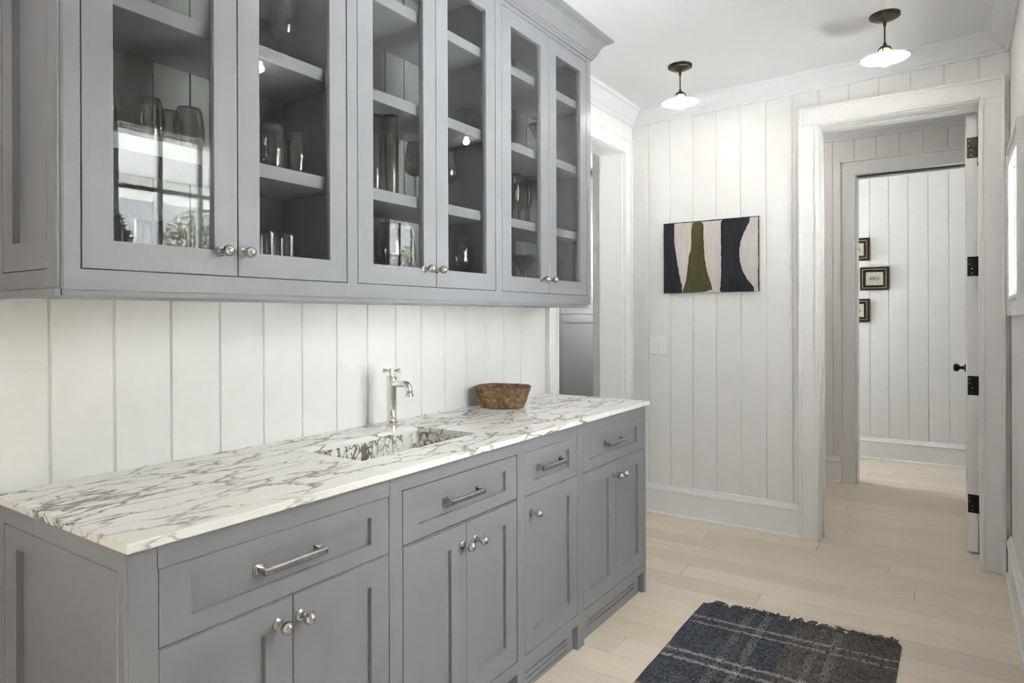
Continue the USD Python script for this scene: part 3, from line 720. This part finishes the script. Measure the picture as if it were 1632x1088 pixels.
# ---------------------------------------------------------------- glassware behind the glass doors
def shell(outer, t):
    o = np.array(outer, float)
    i = o[::-1].copy(); i[:, 0] = np.maximum(i[:, 0] - t, 0); 
    return o, i
def vessel(outer, t, base):
    """outer profile from the foot up to the rim -> closed body"""
    o = [tuple(x) for x in outer]
    return [(0, o[0][1])] + o + [(0, o[-1][1])]
def smoothp(pts, n=24):
    from scipy.interpolate import PchipInterpolator
    p = np.array(pts, float); s_ = np.r_[0, np.cumsum(np.linalg.norm(np.diff(p, axis=0), axis=1))]
    return np.stack([PchipInterpolator(s_, p[:, k])(np.linspace(0, s_[-1], n)) for k in (0, 1)], 1)

GN = 28
def tumbler(name, r0, r1, rm, h, label, cat, loc, group=None):
    t = thing(name, label, cat, loc, group)
    pr = smoothp([(r0 * .86, 0), (r0, .004), (rm, h * .45), (r1, h)], 20)
    part(t, 'glass_wall', lathe(vessel(pr, .0022, .006), GN), M['glassware'], True, local=True)
    return t
def stemware(name, prof, stem_h, foot_r, label, cat, loc, group=None):
    """bowl profile is (r, z) above the stem top"""
    t = thing(name, label, cat, loc, group)
    p = smoothp([(r, stem_h + z) for r, z in prof], 26)
    part(t, 'glass_bowl', lathe(vessel(p, .0016, stem_h + .006), GN), M['glassware'], True, local=True)
    part(t, 'stem', lathe([(0, .003), (.012, .005), (.0050, .012), (.0038, .03), (.0036, stem_h * .7), (.0045, stem_h - .004), (.008, stem_h + .002), (0, stem_h + .002)], 16), M['glassware'], True, local=True)
    part(t, 'foot', lathe([(0, 0), (foot_r, 0), (foot_r, .0012), (foot_r * .5, .0028), (.008, .0048), (0, .005)], GN), M['glassware'], True, local=True)
    return t
S0, S1, S2 = 1.4255, 1.7385, 2.0585
T = 'near left wall cabinet'
tl = tumbler('highball_glass', .034, .031, .040, .135, 'large tapered glass on the middle shelf behind the leftmost glass door, left of its pair', 'glass', (.150, .868, S1), 'large glasses behind the leftmost door')
dup(tl, (.155, .972, S1), 'large tapered glass on the middle shelf behind the leftmost glass door, right of its pair')
dup(tl, (.150, .762, S1), 'large tapered glass at the left edge of the leftmost glass door')
dup(tl, (.085, .955, S1), 'large tapered glass at the back of the middle shelf behind the leftmost door')
tb = tumbler('rocks_glass', .030, .033, .034, .142, 'straight tumbler at the bottom behind the leftmost glass door, far left', 'glass', (.160, .815, S0), 'tumblers on the cabinet bottom, leftmost door')
dup(tb, (.100, .880, S0), 'straight tumbler at the bottom behind the leftmost glass door, second')
tc = tumbler('stemless_glass', .030, .033, .043, .140, 'wide rounded stemless glass at the bottom of the leftmost glass door', 'glass', (.160, .917, S0))
dup(tc, (.200, 1.195, S1), 'stemless glass on the middle shelf behind the second glass door, left one')
dup(tc, (.190, 1.286, S1), 'stemless glass on the middle shelf behind the second glass door, right one')
dup(tc, (.105, 1.230, S1), 'stemless glass behind the right one on the middle shelf, second glass door')
dup(tc, (.110, 1.355, S1), 'stemless glass at the back right of the middle shelf, second glass door')
dup(tb, (.200, 1.177, S0), 'straight tumbler at the bottom left behind the second glass door')
dup(tb, (.190, 1.252, S0), 'straight tumbler at the bottom of the second glass door, right of its pair')
wine = [(.004, 0), (.020, .006), (.036, .030), (.0405, .058), (.036, .095), (.0305, .125)]
wg = stemware('wine_glass', wine, .085, .034, 'wine glass on the upper shelf behind the second glass door', 'wine glass', (.180, 1.252, S2))
dup(wg, (.110, 1.165, S2), 'wine glass at the back of the upper shelf, second glass door')
col = tumbler('collins_glass', .026, .027, .0265, .280, 'tall straight cylinder glass on the shelf at the left of the third glass door', 'glass', (.170, 1.630, S1), 'tall cylinder glasses')
dup(col, (.212, 1.668, S1), 'tall straight cylinder glass just right of its twin behind the third glass door')
tulip = [(.004, 0), (.018, .004), (.038, .026), (.042, .046), (.034, .085), (.026, .125)]
tg = stemware('tulip_glass', tulip, .105, .036, 'angular tulip wine glass on the middle shelf behind the third glass door', 'wine glass', (.170, 1.835, S1))
dup(tg, (.190, 2.005, S1), 'tulip wine glass at the left edge behind the fourth glass door')
bal = [(.004, 0), (.022, .004), (.046, .030), (.054, .066), (.050, .105), (.036, .160)]
bg = stemware('balloon_glass', bal, .065, .040, 'big balloon wine glass at the bottom behind the third glass door', 'wine glass', (.190, 1.690, S0))
dup(bg, (.075, 1.640, S0), 'balloon wine glass at the back left of the third glass door')
dup(bg, (.190, 2.083, S0), 'big balloon wine glass at the bottom behind the fourth glass door')
dup(bg, (.110, 1.830, S0), 'balloon wine glass behind the window reflection of the third glass door')
mart = [(.003, 0), (.010, .012), (.026, .036), (.042, .060), (.055, .080)]
mg = stemware('martini_glass', mart, .095, .036, 'martini glass at the bottom left behind the fifth glass door', 'cocktail glass', (.200, 2.515, S0))
dup(mg, (.130, 2.640, S0), 'martini glass at the back of the cabinet bottom, fifth glass door')
dup(mg, (.190, 2.685, S2), 'martini glass on the upper shelf behind the fifth glass door')
dup(mg, (.200, 2.800, S0), 'martini glass at the bottom behind the sixth glass door')
fl_ = [(.003, 0), (.012, .010), (.022, .050), (.024, .090), (.0215, .140)]
fg = stemware('flute_glass', fl_, .080, .030, 'champagne flute in front on the middle shelf of the fifth glass door, leftmost', 'champagne flute', (.210, 2.460, S1))
for x, y, lab in ((.150, 2.535, 'second'), (.225, 2.535, 'third'), (.170, 2.600, 'fourth'), (.230, 2.612, 'fifth from the left'), (.200, 2.690, 'rightmost'), (.120, 2.620, 'at the back')):
    dup(fg, (x, y, S1), 'champagne flute on the middle shelf of the fifth glass door, ' + lab)
dup(fg, (.205, 2.785, S1), 'champagne flute alone behind the left edge of the sixth glass door')

# ---------------------------------------------------------------- pendant lamps
def pendant(label, x, y):
    z = ceil_z(x)
    t = thing('pendant_lamp', label, 'pendant lamp', (x, y, z), 'pendant lamps')
    P = lambda pr, n=36, dz=0: lathe(pr, n, (0, 0, dz))
    can = plus(man(lathe([(0, -.034), (.012, -.033), (.020, -.028), (.030, -.025), (.050, -.020), (.056, -.017), (.058, -.012), (.0655, -.011), (.0655, .003), (0, .003)], 40)))
    part(t, 'canopy', can, M['bronze'], 35, local=True)
    part(t, 'cord_grip', lathe([(0, -.056), (.0055, -.055), (.007, -.050), (.0085, -.034), (.0085, -.030), (0, -.030)], 20), M['bronze'], 35, local=True)
    zz = np.linspace(-.053, -.135, 60)
    cords = [tube([(.0020 * math.cos(a + ph), .0020 * math.sin(a + ph), q) for q, a in zip(zz, np.linspace(0, 30, 60))], .0021, 6) for ph in (0, math.pi)]
    part(t, 'cord', cords, M['bronze'], True, local=True)
    part(t, 'cap', lathe([(0, -.132), (.006, -.132), (.007, -.142), (.011, -.146), (.018, -.150), (.024, -.154), (.0285, -.161), (.030, -.163), (.028, -.165), (.022, -.158), (.010, -.150), (0, -.150)][::-1], 30), M['bronze'], 35, local=True)
    for a in (0.3, 2.4, 4.5):
        part(t, 'gallery_arm', tube([(.027 * math.cos(a), .027 * math.sin(a), -.160), (.029 * math.cos(a), .029 * math.sin(a), -.170), (.027 * math.cos(a), .027 * math.sin(a), -.176)], .0025, 6), M['bronze'], True, local=True)
    sh = [(.017, -.160), (.026, -.166), (.0285, -.176), (.032, -.183), (.060, -.191), (.104, -.2035), (.106, -.206), (.104, -.2075), (.060, -.195), (.030, -.1865), (.0255, -.177), (.023, -.168), (.0155, -.1625)]
    part(t, 'shade', lathe(sh + [sh[0]], 48), M['shade'], 50, local=True)
    part(t, 'socket', lathe([(0, -.158), (.013, -.158), (.013, -.182), (.015, -.183), (.015, -.187), (0, -.187)][::-1], 24), M['gold'], 35, local=True)
    zb = -.2200
    part(t, 'bulb', lathe([(0, zb - .020)] + [(.020 * math.sin(a), zb - .020 * math.cos(a)) for a in np.linspace(.2, 2.6, 14)] + [(.0105, -.187), (0, -.187)], 24), M['bulb'], True, local=True)
    part(t, 'bulb_envelope', lathe([(0, zb - .0275)] + [(.0265 * math.sin(a), zb - .0015 - .026 * math.cos(a)) for a in np.linspace(.15, 2.55, 16)] + [(.012, -.1875), (0, -.1875)], 28), M['glassware'], True, local=True)
    return t
pl = pendant('white glass pendant lamp on a dark canopy nearer the cabinets', .565, 3.58)
dup(pl, (1.563, 3.58, ceil_z(1.563)), 'white glass pendant lamp on a dark canopy in front of the open doorway')
dup(pl, (1.560, 1.96, ceil_z(1.56)), 'white glass pendant lamp seen only as a reflection in the second glass door')

def globe(label, x, y, z, power, drop=0.0):  # added emitters out of view, lift the hall and side room brightness
    t = thing('globe_lamp', label, 'added fill lamp', (x, y, z))
    part(t, 'canopy', lathe([(0, -.04), (.03, -.04), (.06, -.012), (.065, 0), (0, 0)], 32), M['bronze'], 35, local=True)
    if drop: part(t, 'cord', tube([(0, 0, -.03), (0, 0, -.1 - drop / 2), (0, 0, -.04 - drop)], .004, 8), M['bronze'], True, local=True)
    part(t, 'globe', lathe([(.12 * math.sin(a), -.155 - drop - .12 * math.cos(a)) for a in np.linspace(0, math.pi, 24)], 32), mat('fill_globe_light_%d' % int(power * 10), {'e': ('emission', {'color': (1.0, 0.96, 0.90), 'strength': power})}, [], 'e.emission'), True, local=True)
globe('glowing globe added to brighten the side room, out of view', -.45, 5.52, 2.75, 20.0, .65)
globe('glowing globe added to brighten the hall, out of view', .30, 5.10, 2.80, 8.0)
# ---------------------------------------------------------------- back wall: painting, switch, door
YP = 4.174
cw, ch, cx0, cz0 = .608, .459, .237, 1.4725
t = thing('painting', 'abstract canvas with black and olive shapes on blush hung on the back plank wall', 'painting', (cx0 + cw / 2, YP + .034, cz0))
part(t, 'canvas', box(cx0, cx0 + cw, YP, YP + .034, cz0, cz0 + ch, .002), M['art_blush'], False)
def stroke(pts, d, seed, rough=.004):
    P_ = Polygon([(min(max(u, .0), 1.0) * cw, min(max(v, .0), 1.0) * ch) for u, v in pts]).segmentize(.012)
    xy = np.array(P_.exterior.coords)[:-1]
    nz = (meshkit.noise(np.c_[xy * 90, np.full(len(xy), seed)], seed) - .5) * rough
    n2 = (meshkit.noise(np.c_[xy * 60, np.full(len(xy), seed + 9)], seed + 5) - .5) * rough
    inside = (xy[:, 0] > .004) & (xy[:, 0] < cw - .004) & (xy[:, 1] > .004) & (xy[:, 1] < ch - .004)
    xy = xy + np.c_[nz, n2] * inside[:, None]
    m = extrude(Polygon(xy).buffer(0), d)
    m.apply_transform(np.array([[1, 0, 0, cx0], [0, 0, -1, YP], [0, 1, 0, cz0], [0, 0, 0, 1.0]]))
    return m
A = dict(
    black_left=[(0.0, 1), (.122, .985), (.118, .795), (.124, .662), (.146, .489), (.169, .277), (.202, .104), (.204, 0), (0, 0)],
    olive=[(.319, .978), (.356, .987), (.421, .98), (.437, .933), (.437, .765), (.444, .571), (.453, .429), (.474, .286), (.506, .156), (.53, .04), (.442, .011), (.304, .0), (.209, .0), (.219, .064), (.25, .181), (.27, .376), (.281, .519), (.304, .608), (.307, .882)],
    black_mid=[(.62, .97), (.642, .99), (.91, 1.0), (.901, .92), (.85, .789), (.818, .679), (.802, .556), (.808, .405), (.831, .291), (.876, .177), (.948, .05), (.944, .0), (.616, .0), (.602, .038), (.618, .088), (.622, .405), (.619, .659)],
    edge=[(.991, 1.0), (1.0, 1.0), (1.0, 0), (.989, 0), (.986, .135), (.992, .381), (.989, .75)])
part(t, 'painted_shape', stroke(A['black_left'], .0016, 1), M['art_black'], False, 'black flared band at the left')
part(t, 'painted_shape', stroke(A['olive'], .0018, 2), M['art_olive'], False, 'olive green bell shape')
part(t, 'painted_shape', stroke(A['black_mid'], .0020, 3), M['art_black'], False, 'wide black waisted shape')
part(t, 'painted_shape', stroke(A['edge'], .0014, 4), M['art_black'], False, 'thin black line down the right edge')
part(t, 'painted_shape', stroke([(.0, 1), (.12, .985), (.12, .992), (.62, .985), (1, .993), (1, 1)], .0010, 6, .002), M['art_black'], False, 'thin dark line along the top edge')

t = thing('light_switch', 'white double rocker switch plate beside the left doorway', 'light switch', (.188, YB, 1.068))
part(t, 'cover_plate', minus(box(.127, .249, YB - .0085, YB, 1.068, 1.191, .003), *[box(u - .0015, u + .0345, YB - .02, YB - .0065, 1.0945, 1.1635) for u in (.1535, .1905)]), M['plastic'], False)
for u in (.1535, .1905):
    m = trimesh.convex.convex_hull(np.array([(u + a, YB - .0064 - (b if z else c_), 1.096 + .066 * z) for a in (0, .033) for z in (0, 1) for b, c_ in ((0, 0), (.0035, .0065))]))
    part(t, 'rocker', m, M['plastic'], False)

d = thing('door_1', 'white door with four dark hinges standing open into the hall', 'door', (1.91, 4.44, .01), kind='structure')
part(d, 'door_leaf', minus(box(1.887, 1.937, 4.449, 5.205, .012, 2.428, .0015), *[box(1.87, 1.893, 4.57, 5.09, a, b) for a, b in ((.25, 1.0), (1.13, 2.30))]), M['trim'], False)
for z0, z1 in ((2.190, 2.304), (1.538, 1.645), (.880, .985), (.229, .330)):
    hg = [box(1.8905, 1.9330, 4.4472, 4.4500, z0, z1, .0006), tube([(1.9360, 4.4430, z0), (1.9360, 4.4430, (z0 + z1) / 2), (1.9360, 4.4430, z1)], .0045, 12)]
    p = part(d, 'hinge', hg, M['bronze'] if z0 > 2 else M['black_iron'], 30)
    for q in (.15, .38, .62, .85):
        part(p, 'screw', lathe([(0, 0), (.0035, 0), (.003, .0008), (0, .0008)], 12, (1.899 + .012 * (int(q * 10) % 2), 4.4472, z0 + (z1 - z0) * q), '-y'), M['nickel'], 30)
part(d, 'door_knob', lathe([(0, 0), (.026, 0), (.026, .005), (.012, .008), (.009, .030), (.016, .034), (.025, .044), (.026, .054), (.018, .064), (0, .066)], 28, (1.887, 5.135, .985), '-x'), M['black_iron'], 40)

# small framed pictures in the far room
def picture(label, x0, x1, z0, z1, sketch):
    t = thing('framed_picture', label, 'picture frame', ((x0 + x1) / 2, YF, z0))
    y = YF
    fr = minus(box(x0, x1, y - .024, y, z0, z1, .003), box(x0 + .020, x1 - .020, y - .1, y - .006, z0 + .020, z1 - .020))
    part(t, 'frame', fr, M['frame'], False)
    part(t, 'gilt_fillet', minus(box(x0 + .015, x1 - .015, y - .0225, y - .008, z0 + .015, z1 - .015, .002), box(x0 + .024, x1 - .024, y - .1, y - .0, z0 + .024, z1 - .024)), M['gold'], False)
    part(t, 'mount', box(x0 + .018, x1 - .018, y - .010, y - .004, z0 + .018, z1 - .018), M['frame'], False)
    a, b, e, f = x0 + .052, x1 - .052, z0 + .050, z1 - .050
    part(t, 'inner_fillet', minus(box(a - .004, b + .004, y - .012, y - .008, e - .004, f + .004), box(a, b, y - .1, y, e, f)), M['gold'], False)
    part(t, 'print', box(a - .001, b + .001, y - .0112, y - .007, e - .001, f + .001), M['paper'], False)
    cx, cz = (a + b) / 2, (e + f) / 2
    cur = []
    for s_ in range(4):
        th = np.linspace(0, 1, 14)
        cur.append(tube(np.stack([cx + (th - .5) * (b - a) * .62, np.full(14, y - .0116), cz + .010 * np.sin(th * 6.3 * (1 + .4 * s_) + s_ * 1.3) + (s_ - 1.5) * .006], 1), .0013, 5))
    part(t, 'drawing', cur, M['ink'], True)
picture('small dark and gilt framed print, highest of the three in the far room', .948, 1.173, 1.833, 2.041, 0)
picture('small dark and gilt framed print, the middle one of the three in the far room', 1.094, 1.329, 1.556, 1.769, 1)
picture('small dark and gilt framed print, lowest of the three in the far room', .948, 1.173, 1.264, 1.478, 2)

# ---------------------------------------------------------------- tall cabinet seen through the left doorway
XT = -.95
t = thing('tall_cabinet', 'tall grey built-in cabinet in the dim room beyond the left doorway', 'cabinet', (-1.25, 5.0, 0))
part(t, 'body', box(-1.55, XT - .022, 4.06, 5.84, .0, 2.62), M['cabinet'], False)
for a, b in ((4.06, 4.88), (4.883, 5.70)):
    front(t, 'door', XT, a, b, 1.403, 2.60, .080)
    part(t, 'rail', box(XT - .021, XT, a, b, 1.346, 1.400, .001), M['cabinet'], False)
    front(t, 'door', XT, a, b, .10, 1.343, .074, rec=.008)

# ---------------------------------------------------------------- rug
RX0, RX1, RY0, RY1 = .870, 1.659, 1.45, 3.005
rp = '/World/' + numbered('/World', 'rug')
rx = UsdGeom.Xform.Define(stage, rp); locs[rp] = np.array([(RX0 + RX1) / 2, (RY0 + RY1) / 2, 0.0]); rx.AddTranslateOp().Set(Gf.Vec3d(*map(float, locs[rp])))
tag(rx.GetPrim(), 'flat-woven blue and brown striped rug with a fringed end on the oak floor', 'rug')
st = .0026
nx, ny = int((RX1 - RX0) / st), int((RY1 - RY0) / st)
gx, gy = np.meshgrid(np.linspace(RX0, RX1, nx), np.linspace(RY0, RY1, ny))
pw, pl_ = .0080, .0066        # stitch width and length
ci, cj = gx / pw, gy / pl_
stitch = np.sin(math.pi * (ci + .5 * (np.floor(cj) % 2))) ** 2 * np.sin(math.pi * cj) ** 2
P3 = np.stack([gx, gy, np.zeros_like(gx)], -1)
irr = meshkit.fbm(P3 * 260, 2, 5)
H_ = .0045 + .0042 * np.sqrt(np.clip(stitch, 0, 1)) * (.55 + .9 * irr) + .0015 * (meshkit.fbm(P3 * 9, 3, 2) - .5)
edge = np.minimum.reduce([gx - RX0, RX1 - gx, gy - RY0, RY1 - gy]); H_ *= np.clip(edge / .004, .15, 1) ** .5
wob = .006 * (meshkit.fbm(P3 * [0, 7, 0] + 3, 2, 1) - .5) * np.clip((RX0 + .05 - gx) / .05, 0, 1)
V = np.stack([gx + wob + .010 * (RY1 - gy) / 1.5 * np.clip((RX0 + .1 - gx) / .1, 0, 1), gy + .040 * (gx - RX0) / (RX1 - RX0) * np.clip((gy - 1.6) / 1.4, 0, 1), H_], -1)
mel = meshkit.noise(np.stack([np.floor(ci + .5 * (np.floor(cj) % 2)), np.floor(cj), np.zeros_like(ci)], -1) * 7.13, 11)
blue = np.array([.072, .077, .092]); brown = np.array([.112, .099, .092]); cream = np.array([.44, .42, .385])
tmix = np.clip((gx + (meshkit.fbm(P3 * 120, 2, 4) - .5) * .03 - 1.276) / .012 + .5, 0, 1)[..., None]
C_ = blue * (1 - tmix) + brown * tmix
C_ = C_ * (.35 + 1.45 * mel[..., None])
yy = gy + (meshkit.fbm(P3 * 60, 2, 8) - .5) * .010
for y0, y1 in ((2.842, 2.862), (2.786, 2.803), (2.512, 2.532), (2.450, 2.470), (2.20, 2.22), (2.14, 2.16), (1.85, 1.87), (1.79, 1.81)):
    on = ((yy > y0) & (yy < y1) & (mel > .22))[..., None]
    C_ = np.where(on, cream * (.22 + .75 * mel[..., None]), C_)
for x0, x1 in ((1.074, 1.106), (1.144, 1.176), (1.356, 1.388), (1.426, 1.458)):
    on = ((gx > x0) & (gx < x1) & (stitch > .45) & (np.floor(cj) % 2 == 0) & (mel > .2))[..., None]
    C_ = np.where(on, cream * 1.1, C_)
idx = np.arange(nx * ny).reshape(ny, nx)
q = np.stack([idx[:-1, :-1], idx[:-1, 1:], idx[1:, 1:], idx[1:, :-1]], -1).reshape(-1, 4)
# skirt to the floor
rim = np.r_[idx[0], idx[1:, -1], idx[-1, ::-1][1:], idx[::-1, 0][1:]]
Vf = V.reshape(-1, 3); low = Vf[rim].copy(); low[:, 2] = .0003
nb = len(Vf); k = np.arange(len(rim) - 1)
q2 = np.stack([rim[k], nb + k, nb + k + 1, rim[k + 1]], -1)
VV = np.vstack([Vf, low]); CCo = np.vstack([C_.reshape(-1, 3), C_.reshape(-1, 3)[rim]])
me = usdkit.mesh(stage, rp + '/woven_field', (VV - locs[rp], np.vstack([q, q2])), M['rug'], smooth=True)
UsdGeom.PrimvarsAPI(me).CreatePrimvar('col', Sdf.ValueTypeNames.Color3fArray, 'vertex').Set(Vt.Vec3fArray.FromNumpy(CCo.astype(np.float32)))
x = RX0 + .03
while x < RX1 - .004:
    n = 3
    strands = []
    ang = rng.normal(0, .75); ln = rng.uniform(.030, .066)
    for s_ in range(n):
        a = ang + rng.normal(0, .35); l2 = ln * rng.uniform(.7, 1.1)
        p0 = np.array([x + rng.normal(0, .002), RY1 + .040 * (x - RX0) / (RX1 - RX0) - .004, .005]); dr = np.array([math.sin(a), math.cos(a), 0])
        ts = np.linspace(0, 1, 6)
        pts = [p0 + dr * l2 * t_ + np.array([rng.normal(0, .0012), rng.normal(0, .0012), .009 * math.sin(t_ * 3.0) * rng.uniform(.4, 1.2) - .0022 * t_]) for t_ in ts]
        pts = [np.array([p_[0], p_[1], max(p_[2], .0025)]) for p_ in pts]
        strands.append(tube(pts, [.0026, .0031, .0028, .0031, .0028, .0018], 6))
    part(rp, 'tassel', strands, M['yarn_blue'] if x < 1.27 + rng.normal(0, .03) else M['yarn_brown'], True)
    x += rng.uniform(.0085, .0145)

# ---------------------------------------------------------------- garden seen through the windows
one('lawn', 'sunlit lawn outside the windows', 'lawn', box(-30, 60, -40, 50, -.4, -.3), M['grass'], False, kind='structure')
t = thing('porch_roof', 'white planked porch ceiling outside the windows', 'porch', (4.0, 1.5, 2.6), kind='structure')
part(t, 'roof_slab', box(2.3, 5.6, 1.2, 4.4, 2.66, 2.8), M['porch'], False)
for k in range(22):
    part(t, 'plank', box(XO + .02 + .128 * k + .007, XO + .02 + .128 * (k + 1) - .007, 1.2, 4.4, 2.638, 2.662, .004), M['porch'], False)
part(t, 'beam', box(5.05, 5.55, 1.2, 4.4, 2.50, 2.70, .004), M['porch'], False)
def tree(name, label, cat, x, y, h, r, n, mt, leaf_s, base, conif):
    t = thing(name, label, cat, (x, y, -.3))
    part(t, 'trunk', tube([(x, y, -.3), (x + .05, y, h * .4), (x, y + .05, h * .9)], [.14 * h / 6, .10 * h / 6, .03], 8), M['bark'], True)
    rg = np.random.default_rng(int(x * 100 + y * 10) & 0xffff)
    u = rg.random(n); th = rg.random(n) * 2 * math.pi
    zz = base + (h - base) * u
    rad = r * ((1 - u) ** .8 if conif else np.sqrt(np.clip(1 - (2 * u - 1) ** 2, 0, 1)))
    lump = .55 + .75 * meshkit.fbm(np.stack([np.cos(th) * 2.2, np.sin(th) * 2.2, u * 5], 1) + x, 3, 3)
    rr = rad * lump * np.sqrt(rg.random(n)) * 1.15
    c = np.stack([x + rr * np.cos(th), y + rr * np.sin(th), zz], 1)
    d1 = rg.normal(size=(n, 3)); d1 /= np.linalg.norm(d1, axis=1, keepdims=True)
    d2 = np.cross(d1, rg.normal(size=(n, 3))); d2 /= np.linalg.norm(d2, axis=1, keepdims=True)
    a, b = d1 * leaf_s * (1.6 if conif else 1), d2 * leaf_s * (.35 if conif else .7)
    v = np.stack([c - a, c + b, c + a, c - b], 1).reshape(-1, 3)
    i = np.arange(n) * 4
    f = np.vstack([np.stack([i, i + 1, i + 2], 1), np.stack([i, i + 2, i + 3], 1)])
    p = part(t, 'foliage', (v, f), mt, False)
    stage.GetPrimAtPath(p).SetCustomDataByKey('kind', 'stuff')
tree('pine_tree', 'dark bushy pine in the garden, nearest the house', 'tree', 11.0, 5.55, 3.35, 1.0, 5000, M['needles'], .09, .2, True)
tree('pine_tree', 'tall dark pine in the garden, second from the house', 'tree', 13.0, 8.6, 3.9, 1.2, 6000, M['needles'], .10, .2, True)
tree('pine_tree', 'tall dark pine at the back of the garden', 'tree', 19.0, 13.0, 6.5, 2.0, 5000, M['needles'], .11, .3, True)
tree('pine_tree', 'dark pine at the far right of the garden', 'tree', 12.5, 15.8, 4.6, 1.8, 5000, M['needles'], .11, .2, True)
tree('garden_shrub', 'pale sunlit shrub in front of the pines', 'shrub', 9.0, 6.0, 3.05, .75, 6000, M['leaves'], .05, -.2, False)
tree('garden_shrub', 'pale sunlit shrub at the near side of the lawn', 'shrub', 8.4, 4.0, 2.5, .7, 6000, M['leaves'], .05, -.2, False)
tree('garden_shrub', 'pale sunlit shrub at the end of the lawn', 'shrub', 8.6, 11.0, 2.9, 1.5, 6000, M['leaves'], .06, -.2, False)
